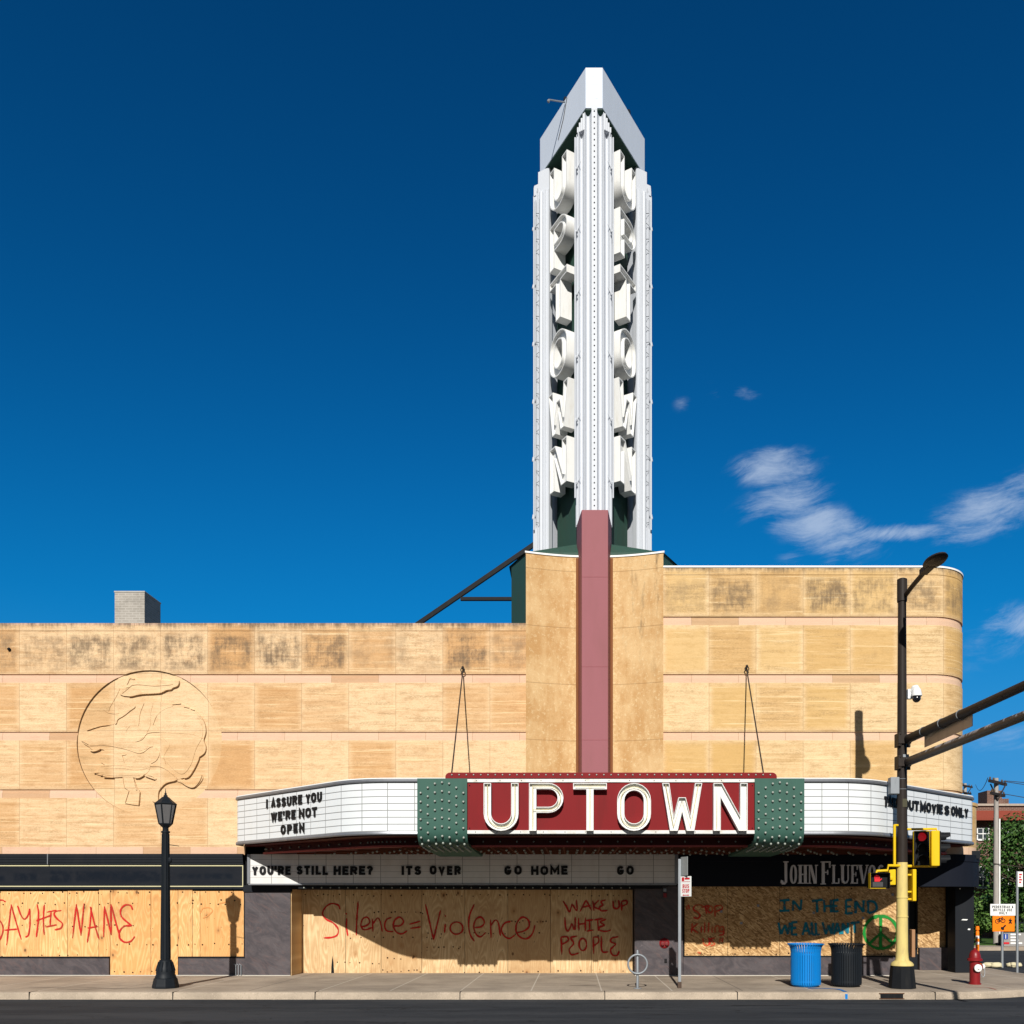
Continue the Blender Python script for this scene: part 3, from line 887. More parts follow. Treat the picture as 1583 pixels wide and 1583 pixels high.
# joints cut across the kerb
mb = MB()
for px in (-150, 45, 267, 487, 711, 935, 1140, 1446):
    x = XX(px, KY)
    y = KY
    if x > 7.3: y = KY + 4.6 - math.sqrt(4.6**2-(x-7.3)**2)
    mb.box(x-.008, x+.008, y-.004, y+.292, -.15, .0055)
struct(obj('kerb_joints', mb, M['black']))
mb = MB(); mb.box(XX(1361, KY), XX(1396, KY), KY-.006, KY+.2, -.125, -.03)
inl = obj('drain_inlet', mb, M['black']); tag(inl, 'dark rusty storm drain slot in the kerb below the signal pole', 'drain')
mb = MB(); mb.box(XX(1359, KY), XX(1398, KY), KY-.012, KY+.1, -.03, -.018); mb.box(XX(1359, KY), XX(1398, KY), KY-.012, KY+.1, -.137, -.125)
obj('rusty_lip', mb, paint('rust', (.11, .045, .02), .8, .3, 8), inl)
# blue and red utility marks sprayed on the pavement
conv = lambda x, y: (x, y)
def floor_ribbon(pts, width, mat, name, z=.0045):
    P = catmull([Vector(p) for p in pts], 6); m_ = MB(); k = len(P)
    for i, p in enumerate(P):
        d = (P[min(i+1, k-1)]-P[max(i-1, 0)]).normalized(); nv = Vector((-d.y, d.x))*width*.5*(1+.4*mnoise.noise(Vector((p.x*5, p.y*5, 0))))
        yy = p.y
        zz = z if yy > KY+.05 else None
        m_.v += [(p.x+nv.x, p.y+nv.y, z), (p.x-nv.x, p.y-nv.y, z)]
    for i in range(k-1): m_.f.append((2*i, 2*i+1, 2*i+3, 2*i+2))
    return obj(name, m_, mat)
bm_ = floor_ribbon([(5.05, -3.55), (5.35, -3.62), (5.58, -3.75), (5.64, -3.95), (5.62, -4.36)], .075, M['blue'], 'paint_mark', .008)
mb = MB(); mb.box(5.595, 5.645, KY-.004, KY+.004, -.14, -.035)
obj('drip', mb, M['blue'], bm_)
tag(bm_, 'bright blue utility marking sprayed over the kerb below the black bin', 'paint mark')
pr = floor_ribbon([(8.55, -3.3), (8.9, -3.35), (9.0, -3.5), (8.95, -3.9)], .04, paint('faded_red_mark', (.42, .16, .12), .9, .1), 'paint_mark', .008)
tag(pr, 'thin faded red utility mark near the hydrant', 'paint mark')

cr_ = paint('crack_dark', (.07, .058, .048), .95, .2)  # one dark brown for the crack lines
for nm, pts, wd_ in (('pavement_crack', [(-11.05, -3.72), (-10.5, -3.78), (-10.1, -3.6), (-9.75, -3.62), (-9.3, -3.40), (-9.0, -3.36)], .035),
                     ('pavement_crack', [(-11.9, -3.3), (-11.3, -3.36), (-10.9, -3.3), (-10.4, -3.38)], .022),
                     ('pavement_crack', [(-.1, -2.9), (.25, -2.86), (.5, -2.93)], .03), ('pavement_crack', [(6.9, -1.4), (7.6, -1.9), (8.3, -2.2), (8.9, -2.9)], .018)):
    struct(floor_ribbon(pts, wd_, cr_, nm, .0042))
struct(floor_ribbon([(3.05, -5.55), (3.5, -5.5), (4.0, -5.52), (4.4, -5.47)], .035, paint('tar_seam', (.016, .015, .015), .6, .2, spec=.2), 'tar_seam', -.1455))
struct(floor_ribbon([(-9.0, -5.9), (-6.0, -5.75), (-3.0, -5.85), (-1.5, -5.8)], .03, paint('pale_scrape', (.075, .076, .078), .9, .3), 'road_scrape', -.1455))

# far side of the cross street
mb = MB(); mb.box(12.6, 90, 15.6, 120, -.2, 0.0)
struct(obj('far_pavement', mb, M['sidewalk']))
mb = MB(); mb.box(13.5, 90, 17.2, 25.4, -.02, .03)
struct(obj('far_lawn', mb, M['grass']))

# ================================================================== THEATRE BUILDING
T = thing('theater_building', 'tan limestone theater building with round corner, round carved relief and boarded shopfronts', 'building', (0.5, 0, 0))
def bands(ztop, zbot, k0):
    """facade profile bottom->top with recessed bands under every course"""
    pr = []; z = zbot
    pts = [(0, zbot)]
    k = 0
    while True:
        bt = 3.28+1.47*k; bb = bt-.225
        if bt > ztop-.3: break
        if bb >= zbot-.001:
            if bb > zbot+.01: pts.append((0, bb))
            pts += [(-.012, bb+.01), (-.015, bt-.095), (-.032, bt-.085), (-.036, bt-.012), (0, bt)]
        k += 1
    pts += [(0, ztop-.205), (-.012, ztop-.2), (0, ztop-.195), (0, ztop), (-.35, ztop+.01)]
    return pts
ZL, ZR = 8.99, 10.42
mb = MB(); mb.sweep([(-22, 0), (-21, 0), (-14, 0), (-7, 0), (-1.22, 0)], bands(ZL, 3.08, 0), top=ZL, u0=-22)
wallL = obj('limestone_wall', mb, M['stone_left'], T)
# sunken roundel: cut the wall with a cylinder, then set the carved disc into it
RX, RZ, RR = -10.83, 5.94, 1.85
mb = MB(); mb.lathe([(RR, -.5), (RR, .5)], (RX, 0, RZ), 72, axis='-y')
cut = obj('cutter', mb, M['black'])
thick = wallL.modifiers.new('solid', 'SOLIDIFY'); thick.thickness = .3; thick.offset = -1
bo = wallL.modifiers.new('cut', 'BOOLEAN'); bo.operation = 'DIFFERENCE'; bo.object = cut; bo.solver = 'EXACT'
bpy.context.view_layer.update()
newme = bpy.data.meshes.new_from_object(wallL.evaluated_get(bpy.context.evaluated_depsgraph_get()))
wallL.modifiers.clear(); wallL.data = newme
bpy.data.objects.remove(cut)

def relief_mat():
    m = Mat('carved_limestone', (.6, .42, .22), .85, spec=.2)
    v = m.pos(); x, y, z = m.xyz(v)
    st = m.noise(m.comb(m.mul(x, .6), 0, m.mul(z, 13)), 1, 5, .6, .3)
    cellv = m.white(m.comb(m.math('FLOOR', m.math('DIVIDE', m.add(x, 11.74), 1.2)), m.math('FLOOR', m.math('DIVIDE', m.sub(z, 3.28), 1.47)), 1))
    col = m.mix(m.step(m.add(st, m.mul(cellv, .25)), .38, .75), (.68, .50, .29), (.58, .39, .19))
    g = m.noise(v, 50, 3, .7)
    col = m.mix(m.mul(g, .25), col, (.45, .27, .11))
    fx = m.math('FRACT', m.math('DIVIDE', m.add(x, 11.74), 1.2)); fz = m.math('FRACT', m.math('DIVIDE', m.sub(z, 3.28), 1.47))
    j = m.math('MAXIMUM', m.step(m.math('MINIMUM', fx, m.sub(1, fx)), .009, .004), m.step(m.math('MINIMUM', fz, m.sub(1, fz)), .008, .003))
    col = m.mix(m.mul(j, .35), col, (.25, .14, .06))
    m.color(col); m.bump(m.add(g, st), .3, .005); return m
M['relief'] = stone_mat('carved_limestone', (.715, .52, .315), (.58, .365, .18), (.44, .26, .12), -11.74, .9, disc=True)
rc = lambda cx, cy: (XX(cx/3.5976), ZZ(880+cy/3.5976))
mb = MB(); mb.lathe([(RR+.02, -.30), (RR+.02, -.050)], (RX, 0, RZ), 72, axis='-y')
med = obj('carved_medallion', mb, M['relief'], T)
def carve(pts, y0, name='carving', sub=4, par=None):
    P = catmull([Vector(rc(*p)) for p in pts+[pts[0]]], sub)[:-1]
    m_ = MB(); m_.slab([(p.x, p.y) for p in P], y0, .07)
    return obj(name, m_, M['relief'], med, bevel=.006)
body = [(640,860),(650,830),(690,800),(720,780),(760,755),(800,735),(860,732),(910,738),(960,750),(1005,748),(1045,765),(1080,780),(1110,810),(1130,840),(1143,880),(1143,910),(1130,950),(1143,985),(1135,1020),(1110,1040),(1095,1075),(1080,1100),(1050,1150),(1020,1160),(985,1170),(925,1185),(895,1210),(880,1235),(875,1290),(845,1290),(822,1240),(840,1195),(870,1165),(800,1140),(770,1152),(740,1158),(680,1155),(630,1158),(570,1150),(520,1132),(560,1120),(600,1100),(560,1075),(545,1040),(580,1010),(555,1000),(520,1008),(490,985),(450,955),(500,920),(560,885)]
carve(body, .012, sub=2)
carve([(705,640),(722,605),(745,612),(800,622),(850,618),(900,615),(960,622),(995,618),(990,645),(955,660),(945,672),(905,676),(895,688),(830,688),(780,692),(715,706),(665,695),(680,665)], .008, sub=2)
carve([(860,860),(880,800),(930,760),(1000,765),(1080,800),(1120,860),(1125,930),(1090,1000),(1060,1090),(1010,1140),(940,1090),(910,1040),(940,980),(900,930)], .000, sub=5)
carve([(775,860),(790,780),(820,740),(850,742),(838,800),(835,870),(800,930),(750,960),(770,900)], .003, sub=5)
carve([(830,1090),(880,1095),(950,1130),(1010,1170),(1075,1205),(1110,1170),(1120,1140),(1126,1165),(1100,1200),(1078,1214),(1040,1205),(980,1178),(900,1165),(830,1130)], .018, sub=3)
carve([(682,1155),(735,1155),(760,1215),(777,1240),(772,1305),(760,1312),(700,1302),(694,1296),(715,1232),(690,1215)], .016, sub=2)
carve([(560,1090),(640,1086),(720,1092),(700,1060),(680,1036),(700,1030),(740,1060),(820,1070),(835,1100),(815,1135),(770,1148),(700,1148),(620,1148),(545,1132)], .002, sub=3)
carve([(470,950),(540,925),(640,900),(720,870),(700,910),(760,960),(820,985),(780,1010),(700,1000),(640,985),(560,975),(500,985)], .004, sub=4)
carve([(600,700),(660,660),(640,710),(600,790),(660,800),(600,800),(560,760)], .036, sub=3)

def ridge(pts, wdt, y0_):
    P = catmull([Vector(rc(*p)) for p in pts], 4); k = len(P); m_ = MB()
    for i, p in enumerate(P):
        d = (P[min(i+1, k-1)]-P[max(i-1, 0)]).normalized(); nv = Vector((-d.y, d.x))*wdt*.5*(.35 if i in (0, k-1) else 1)
        a, b = p+nv*.8, p-nv*.8; y0 = y0_*.45
        m_.v += [(a.x, y0, a.y), (b.x, y0, b.y), (b.x, .065, b.y), (a.x, .065, a.y)]
    for i in range(k-1):
        for j in range(4): m_.f.append((4*i+j, 4*i+(j+1) % 4, 4*i+4+(j+1) % 4, 4*i+4+j))
    m_.f.append((0, 1, 2, 3)); m_.f.append((4*k-1, 4*k-2, 4*k-3, 4*k-4))
    obj('carving', m_, M['relief'], med)
for pts, wd_, y0 in (
        ([(642,862),(652,832),(690,808),(722,782),(752,762)], .07, -.035), ([(705,640),(722,605),(748,612)], .05, -.03),
        ([(715,706),(780,692),(840,688),(902,684)], .05, -.03), ([(900,682),(925,668),(950,664),(960,655),(985,645),(994,622)], .05, -.03),
        ([(958,752),(1006,747)], .05, -.035), ([(1022,764),(1052,770)], .05, -.035), ([(1060,776),(1082,784)], .05, -.035),
        ([(1085,790),(1130,845),(1142,900),(1130,950),(1142,985),(1136,1018),(1108,1042)], .03, -.015), ([(1108,1042),(1080,1102),(1050,1148),(1022,1160)], .05, -.03),
        ([(452,952),(490,972)], .05, -.035), ([(498,1002),(520,1010),(558,998)], .05, -.035), ([(676,1036),(702,1030)], .05, -.035), ([(680,1040),(690,1075)], .03, -.02),
        ([(520,1133),(546,1132)], .04, -.03), ([(555,1145),(570,1146)], .04, -.03), ([(575,1156),(632,1158)], .05, -.035), ([(748,1158),(775,1156),(802,1140)], .05, -.035),
        ([(805,1145),(840,1158),(870,1168)], .05, -.035), ([(985,1170),(925,1185),(895,1210),(877,1240),(876,1295)], .05, -.03),
        ([(682,1158),(690,1212)], .04, -.02), ([(740,1160),(752,1215),(762,1226)], .04, -.02), ([(716,1232),(696,1296)], .05, -.025), ([(776,1242),(770,1308)], .05, -.025),
        ([(1000,1175),(1040,1202),(1075,1210),(1105,1180),(1120,1145)], .045, -.025),
        ([(850,865),(870,815),(910,780),(965,760)], .02, -.012), ([(770,870),(778,800),(800,745)], .02, -.012), ([(480,895),(550,872),(640,858),(700,830),(722,836)], .02, .03),
        ([(500,980),(600,980),(700,1000),(780,1022),(830,990),(850,985)], .02, -.012), ([(750,960),(790,945),(820,912),(880,905),(960,910),(1060,915),(1130,940)], .02, -.012),
        ([(920,1080),(910,1040),(940,985),(940,960)], .02, -.014), ([(835,1095),(900,1100),(960,1140),(985,1165)], .02, -.014), ([(840,1080),(870,1060),(885,1020),(860,985)], .02, -.014),
        ([(580,1110),(680,1106),(740,1116),(820,1108)], .02, -.012), ([(560,1096),(660,1090),(740,1098)], .02, -.012), ([(700,660),(760,640),(860,648),(960,640)], .02, -.012), ([(680,690),(740,640)], .02, -.012)):
    ridge(pts, wd_, y0)
mb = MB(); mb.box(-22, -1.22, .31, 22, 8.3, 8.6); mb.box(-22, -21.9, .3, 22, 0, 8.6)
obj('roof', mb, M['roof'], T)
# right wall with the rounded corner
cx_, cr = 9.127, 1.2
pathR = fillet([(2.24, 0), (10.327, 0), (10.327, 24)], [0, cr, 0], 18)
mb = MB(); mb.sweep(pathR, bands(ZR, 4.47, 0), top=ZR, u0=2.24)
obj('limestone_wall', mb, M['stone_right'], T)
mb = MB(); mb.sweep(pathR, [(.02, ZR-.015), (.02, ZR+.03), (-.36, ZR+.035)], top=ZR)
obj('white_coping', mb, M['coping_white'], T)
mb = MB(); mb.prism([(2.0, .33), (9.1, .33), (9.9, 1.0), (10.0, 24), (2.0, 24)], 9.9, 10.0)
obj('roof', mb, M['roof'], T)
# ground floor of the right wing: stone strip with ledge, dark fascia, all following the rounded corner
pathB = fillet([(2.24, -.02), (10.70, -.02), (10.70, 24)], [0, 1.25, 0], 18)
mb = MB(); mb.sweep(pathB, [(0, 3.06), (0, 4.36), (.03, 4.37), (.03, 4.45), (-.5, 4.5)], top=12, u0=2.24)
obj('limestone_wall', mb, M['stone_right'], T)

# pylon of curved terracotta panels either side of the fin
def panel_path(sgn):
    pts = []
    for i in range(13):
        t = i/12; x = -1.205 + t*1.36; y = -.30*(1-t)**1.6
        pts.append((x, y))
    pts = [(-1.205, .9)] + pts
    if sgn > 0: pts = [(1.05-x, y) for x, y in reversed(pts)]
    return pts
for sg in (-1, 1):
    mb = MB(); mb.sweep(panel_path(sg), [(0, 3.0), (0, 10.66), (-.3, 10.68)], top=10.68)
    pnl = obj('curved_panel', mb, M['stucco'], T, smooth=30)
    mb = MB(); mb.sweep(panel_path(sg), [(-.02, 10.665), (.022, 10.665), (.022, 10.71), (-.02, 10.71)], closed_prof=True)
    obj('white_coping', mb, M['coping_white'], pnl)
C0 = .525
mb = MB(); mb.prism([(C0-.328, -.6), (C0+.328, -.6), (C0+.45, .32), (C0-.45, .32)], 3.45, 11.62)
fin = obj('pink_fin', mb, M['pink'], T, bevel=.012)
sr = paint('seam_rose', (.28, .09, .10), .7, .1)
for z in (5.9, 7.72, 9.95):
    mb = MB(); mb.box(C0-.324, C0+.324, -.6035, -.59, z-.006, z+.006); obj('seam', mb, sr, fin)
# dark reveals beside the fin
rr_ = paint('russet_reveal', (.20, .075, .03), .8, .2)
for xa_ in (C0-.47, C0+.405):
    mb = MB(); mb.box(xa_, xa_+.065, -.07, .2, 3.9, 10.62); obj('fin_reveal', mb, rr_, T)

# ---- ground floor, dark backing and recess
mb = MB()
mb.box(-22, -8.40, .30, .6, 0, 3.1)                 # behind left shop
mb.box(-7.21, 1.55, 1.0, 1.2, 0, 3.3)               # behind doors
mb.box(-8.37, -7.21, .0, 1.0, 2.15, 3.3)
mb.box(-7.21, 1.55, -.05, 1.0, 2.20, 3.3)            # head of the recess
mb.box(1.55, 8.40, .12, .5, 0, 3.3)
mb.box(8.4, 8.5, .12, 2.3, 0, 3.2)
obj('shop_wall', mb, M['black'], T)
# piers
def pier(x0, x1, y0, y1, z0, z1, mat='granite', name='granite_pier'):
    m_ = MB(); m_.box(x0, x1, y0, y1, z0, z1); return obj(name, m_, M[mat], T, bevel=.008)
pier(-8.37, -7.21, -.06, .84, 0, 2.13)
pier(1.55, 2.78, -.06, .84, 0, 2.28)
m_ = MB(); m_.box(-8.40, -7.19, -.10, .05, 2.13, 2.30); obj('pier_cap', m_, M['charcoal'], T, bevel=.006)
# stall risers
pier(-22, XX(169), -.02, .28, 0, .445, name='granite_base')
pier(XX(276), -8.38, -.02, .28, 0, .445, name='granite_base')
pier(2.79, 8.40, -.02, .2, 0, .475, name='granite_base')
for q in ((-22, XX(169), -.03, .2, .445, .485), (XX(276), -8.38, -.03, .2, .445, .485), (2.79, 8.4, -.03, .15, .475, .505), (XX(377.5), XX(380), -.03, .2, .485, 2.2)):
    mb = MB(); mb.box(*q); obj('black_sill', mb, M['black'], T)
# pale cove at the wall foot
pg_ = paint('pale_grout', (.55, .52, .46), .9, .1)
for xa_, xb_, ya_ in ((-22, -8.38, -.04), (-8.37, -7.2, -.08), (1.55, 8.4, -.085)):
    mb = MB(); mb.box(xa_, xb_, ya_, ya_+.02, 0.001, .016); obj('wall_foot', mb, pg_, T)
# corner entrance: back wall, base, column, fascia over it
Yb = 2.0
mb = MB(); mb.box(8.5, 10.45, Yb+.06, Yb+.3, 0, 3.2); mb.box(10.3, 10.45, Yb+.3, 24, 0, 3.2); mb.box(8.5, 10.5, .3, Yb+.3, 3.0, 3.2)
obj('shop_wall', mb, M['charcoal'], T)
mb = MB(); mb.box(9.55, 10.47, Yb-.1, Yb+.06, 0, .62)
obj('granite_base', mb, M['granite'], T, bevel=.006)
mb = MB(); mb.box(8.40, 8.55, -.0, .4, 0, 3.0)
obj('door_post', mb, M['black'], T)
mb = MB(); mb.box(10.12, 10.62, .92, 1.42, 0, 2.3)
colm = obj('corner_column', mb, M['charcoal'], T, bevel=.01)
for (x, y, a, b) in ((1491, 1422, 5, 1.2), (1498, 1437, 2.2, 1.6), (1484, 1374, 1, 1)):
    Y = .917; m_ = MB(); xx, zz = XX(x, Y), ZZ(y, Y)
    m_.slab([(xx-a*.017, zz-.008), (xx+a*.012, zz-.016), (xx+a*.018, zz+b*.014), (xx-a*.009, zz+b*.018)], Y-.002, Y+.004)
    obj('torn_sticker', m_, M['white'], colm)
# front fascia (right shop) follows the corner
pathF = fillet([(2.62, -.08), (10.76, -.08), (10.76, 20)], [0, 1.31, 0], 18)
mb = MB(); mb.sweep(pathF, [(-.3, 2.27), (0, 2.27), (0, 2.90), (.02, 2.91), (.02, 3.09), (-.3, 3.1)])
fas = obj('dark_fascia', mb, M['navy'], T, smooth=30)
# shop name in fat condensed serif letters
def serif(ch, wd, h):
    a = wd*.30; b = wd*.15; s = h*.045; L = []
    rect = lambda x0, x1, y0, y1: L.append([(x0,y0),(x1,y0),(x1,y1),(x0,y1)])
    def stem(x, tk): rect(x, x+tk, 0, h); rect(x-.12*wd, x+tk+.12*wd, 0, s); rect(x-.12*wd, x+tk+.12*wd, h-s, h)
    def oval(cut=None):
        n = 20
        po = [(wd/2+wd/2*math.copysign(abs(math.cos(t))**.8, math.cos(t)), h/2+h/2*math.copysign(abs(math.sin(t))**.85, math.sin(t))) for t in [2*math.pi*i/n for i in range(n)]]
        pi_ = [(wd/2+(wd/2-a)*math.cos(t), h/2+(h/2-s*1.3)*math.sin(t)) for t in [2*math.pi*i/n for i in range(n)]]
        for i in range(n):
            if cut and i in cut: continue
            j = (i+1) % n; L.append([po[i], po[j], pi_[j], pi_[i]])
    if ch == 'O': oval()
    elif ch == 'G': oval({0, 1, 2}); rect(wd-a, wd, h*.1, h*.48); rect(wd*.5, wd*1.06, h*.44, h*.48)
    elif ch == 'H': stem(.06*wd, a); stem(wd*.94-a, a); rect(.06*wd, wd*.94, h*.46, h*.53)
    elif ch == 'N': stem(.04*wd, b*.8); L.append([(.04*wd, h), (.04*wd+a*1.05, h), (wd*.92, 0), (wd*.92-a, 0)]); rect(wd*.92-b*.8, wd*.92, 0, h); rect(wd*.76, wd*1.08, h-s, h)
    elif ch == 'J': rect(wd*.5, wd*.5+a, h*.1, h); rect(wd*.36, wd*.96, h-s, h); L.append([(wd*.5, h*.14), (wd*.5+a, h*.1), (wd*.55, 0), (wd*.2, 0), (0, h*.10), (.06*wd, h*.2), (.3*wd, h*.16), (wd*.4, h*.06)])
    elif ch == 'F': stem(.08*wd, a); rect(.08*wd, wd, h-s*1.2, h); rect(wd*.86, wd, h*.72, h); rect(.08*wd, wd*.75, h*.5, h*.55); rect(wd*.66, wd*.75, h*.42, h*.63)
    elif ch == 'L': stem(.08*wd, a); rect(.08*wd, wd, 0, s*1.2); rect(wd*.86, wd, 0, h*.28)
    elif ch == 'E': stem(.08*wd, a); rect(.08*wd, wd, 0, s*1.2); rect(wd*.86, wd, 0, h*.26); rect(.08*wd, wd, h-s*1.2, h); rect(wd*.86, wd, h*.74, h); rect(.08*wd, wd*.78, h*.48, h*.53); rect(wd*.68, wd*.78, h*.38, h*.62)
    elif ch == 'U': rect(.05*wd, .05*wd+a, h*.2, h); rect(-.07*wd, .17*wd+a, h-s, h); rect(wd*.92-b*.8, wd*.92, h*.2, h); rect(wd*.72, wd*1.05, h-s, h); L.append([(.05*wd, h*.2), (.05*wd+a, h*.2), (.5*wd, s*1.2), (wd*.92-b*.8, h*.2), (wd*.92, h*.2), (wd*.75, h*.03), (.5*wd, 0), (.2*wd, h*.04)])
    elif ch == 'V': L.append([(0, h), (a, h), (wd*.58, h*.12), (wd*.5, 0), (wd*.42, 0)]); L.append([(wd*.9, h), (wd*1.0, h), (wd*.58, 0), (wd*.48, 0)]); rect(-.08*wd, a+.1*wd, h-s, h); rect(wd*.78, wd*1.08, h-s, h)
    return L
M['sign_letter'] = paint('pale_grey_sign_letters', (.74, .73, .76), .5, .1)
pos = [('J',1206.5,1219,1),('O',1221,1231.5,0),('H',1234,1247.5,0),('N',1250,1263,0),('F',1269,1283.5,1),('L',1286,1297,0),('U',1299.5,1312.5,0),('E',1315,1325.5,0),('V',1327,1341,0),('O',1342,1353.5,0),('G',1356,1367,0)]
for ch, a, b, big in pos:
    x0, x1 = XX(a, -.1), XX(b, -.1); h = .585 if big else .475
    z0 = ZZ(1366, -.1)-(.0 if not big else .02)
    m_ = MB()
    for qi, poly in enumerate(serif(ch, x1-x0, h)):
        m_.slab([(x0+p[0], z0+p[1]) for p in poly], -.135-qi*.0004, -.08)
    obj('letter', m_, M['sign_letter'], fas)

# left shop fascia: ribbed head, framed panel with ghosts of removed letters
mb = MB()
for i, (z0, z1, y) in enumerate([(3.02, 3.10, -.10), (2.955, 3.02, -.085), (2.89, 2.955, -.07), (2.83, 2.89, -.055)]):
    mb.box(-22, XX(377)-.0, y, .3, z0, z1)
obj('ribbed_head', mb, M['charcoal'], T)
def ghost_mat():
    m = Mat('faded_fascia_panel', (.05, .06, .08), .6, spec=.06)
    v = m.pos(); x, y, z = m.xyz(v)
    g = m.noise(v, 6, 5, .7); sm = m.noise(m.mapping(v, (.6, 1, 2)), 1.5, 5, .6)
    col = m.mix(m.step(sm, .35, .7), (.014, .016, .021), (.010, .012, .017))
    for (a, b, c, d) in ((-8, 8, 1354, 1362), (22, 58, 1350, 1362), (78, 112, 1346, 1364), (118, 248, 1347, 1363), (277, 311, 1351, 1358), (317, 360, 1350, 1359)):
        x0, x1, z0, z1 = XX(a), XX(b), ZZ(d), ZZ(c)
        e = .05
        bx = m.mul(m.step(x, x0-e, x0+e), m.step(x, x1+e, x1-e)); bz = m.mul(m.step(z, z0-e, z0+e), m.step(z, z1+e, z1-e))
        col = m.mix(m.mul(m.mul(bx, bz), m.step(g, .25, .6)), col, (.006, .009, .015))
    m.color(col); return m
M['ghost'] = ghost_mat()
mb = MB(); mb.box(-22, XX(378), -.02, .3, 2.20, 2.83)
fl = obj('dark_fascia', mb, M['ghost'], T)
mb = MB(); zt, zb = 2.80, 2.275; xr = XX(376.5)
mb.box(-22, xr, -.034, -.0201, zt-.012, zt+.012); mb.box(-22, xr, -.034, -.0201, zb-.012, zb+.012); mb.box(xr-.02, xr, -.034, -.0201, zb+.0122, zt-.0122)
obj('cream_border', mb, paint('cream_line', (.56, .52, .32), .6, .1), fl)
mb = MB(); mb.box(XX(77)-.012, XX(77)+.012, -.103, -.1005, 2.83, 3.1)
obj('pale_joint', mb, M['steel'], fl)
# small fittings on the building front
def fitting(px, py, wpx, hpx, Y, mat, name, d=.05):
    m_ = MB(); x, z = XX(px, Y), ZZ(py, Y); k = S(Y)
    m_.box(x-wpx/k/2, x+wpx/k/2, Y-d, Y, z-hpx/k/2, z+hpx/k/2)
    return obj(name, m_, mat, T, bevel=.006)
fitting(1027.5, 1376, 5, 5, -.06, M['steel'], 'alarm_box', .06)
fitting(1028, 1384, 5, 7, -.06, M['red_hyd'], 'alarm_box', .05)
fitting(1029, 1485, 4, 6, -.06, M['dark_text'], 'wall_outlet', .03)
fitting(449, 1341, 3, 4, -.06, M['steel'], 'alarm_box', .05)
x, z = XX(1027, -.06), ZZ(1458, -.06)
mb = MB(); mb.lathe([(.13, 0), (.13, .02), (.10, .035), (.09, .05)], (x, -.06, z), 24, axis='-y')
fd = obj('fire_inlet', mb, M['red_hyd'], T, smooth=40)
for dx_ in (-.05, .05):
    m_ = MB(); m_.lathe([(.045, .05), (.045, .11), (.03, .115)], (x+dx_, -.06, z-.01), 16, axis='-y'); obj('inlet_cap', m_, paint('dark_brass', (.16, .03, .03), .4, .2), fd, smooth=40)
# pipes by the pier foot
mb = MB()
for px in (366, 370, 374):
    mb.tube([(XX(px), -.06, 0), (XX(px), -.06, .27), (XX(px)-.05, -.06, .30)], .012, 6)
obj('vent_pipe', mb, M['galv'], T)
# floodlight on the left wall
mb = MB(); mb.sphere((XX(15), -.03, ZZ(1004)), .042, 10, 6)
obj('wall_light', mb, M['black'], T, smooth=60)

# ================================================================== chimney behind the parapet
ch = thing('chimney', 'square grey painted brick chimney rising behind the left parapet', 'chimney', (XX(200, 5), 5.5, 8.55))
x0, x1 = XX(177, 5), XX(223.5, 5)
mb = MB(); mb.box(x0, x1, 5, 6.1, 8.45, ZZ(916, 5)); obj('stack', mb, M['grey_brick'], ch, bevel=.015)
mb = MB(); mb.box(x0-.012, x1+.012, 4.988, 6.112, ZZ(916, 5), ZZ(913.5, 5)); obj('stack_cap', mb, paint('pale_mortar_cap', (.42, .40, .36), .9, .2), ch, bevel=.01)

# ================================================================== SIGN TOWER
CX, CY_, RAD = C0, 1.882, 1.582
TW = thing('sign_tower', 'tall white three sided sign tower with stacked channel letters on both visible sides', 'tower', (CX, CY_, 10.0))
def tw(k, lat, out):
    """corner k local (lateral, outward) -> world XY"""
    a = R(120*k); x, y = lat, -RAD-out
    return (CX + x*math.cos(a)-y*math.sin(a), CY_ + x*math.sin(a)+y*math.cos(a))
mb = MB(); mb.prism([tw(k, 0, -.44) for k in range(3)], 9.5, 22.6)
core = obj('tower_core', mb, M['dark_green'], TW)
# cap
cap_poly = []
for k in range(3): cap_poly += [tw(k, -.22, 0), tw(k, .22, 0)]
mb = MB(); mb.prism(cap_poly, 22.39, 23.44)
cap = obj('tower_cap', mb, M['cap_metal'], TW, bevel=.01)
mb = MB(); mb.prism([(CX+(x-CX)*.985, CY_+(y-CY_)*.985) for x, y in cap_poly], 22.36, 22.389); obj('cap_soffit', mb, M['dark_green'], TW)
mb = MB()
for (a, b, z0, z1) in ((-.10, .10, 23.02, 23.22),):
    for (l0, l1, q0, q1) in ((a, b, z1-.012, z1), (a, b, z0, z0+.012), (a, a+.012, z0+.0122, z1-.0122), (b-.012, b, z0+.0122, z1-.0122)):
        x0, y0 = tw(0, l0, .004); x1, _ = tw(0, l1, .004); mb.box(x0, x1, y0, y0+.006, q0, q1)
obj('hatch_line', mb, M['steel'], cap)
for z in (22.80, 22.65):
    mb = MB(); mb.box(CX-.10, CX+.10, .296, .302, z-.006, z+.006); obj('hatch_line', mb, M['steel'], cap)
half_in = [(.070, .27), (.070, .235)] + [(.075+.155*i/8, .06+.16*(abs(i-4.4)/4.4)**2.2) for i in range(9)] + [(.237, .19), (.25, .19)]
half_out = [(.25, .19), (.255, .12)] + [(.262+.13*i/7, -.02+.12*(abs(i-3.6)/3.6)**2.2) for i in range(8)] + [(.405, .10), (.417, .10), (.420, .0), (.456, -.02), (.456, -.06), (.405, -.07), (.405, -.10), (.45, -.11), (.475, -.15), (.475, -.18), (.45, -.22), (.40, -.23), (.40, -.26), (.46, -.27), (.46, -.33), (.43, -.335), (.43, -.42)]
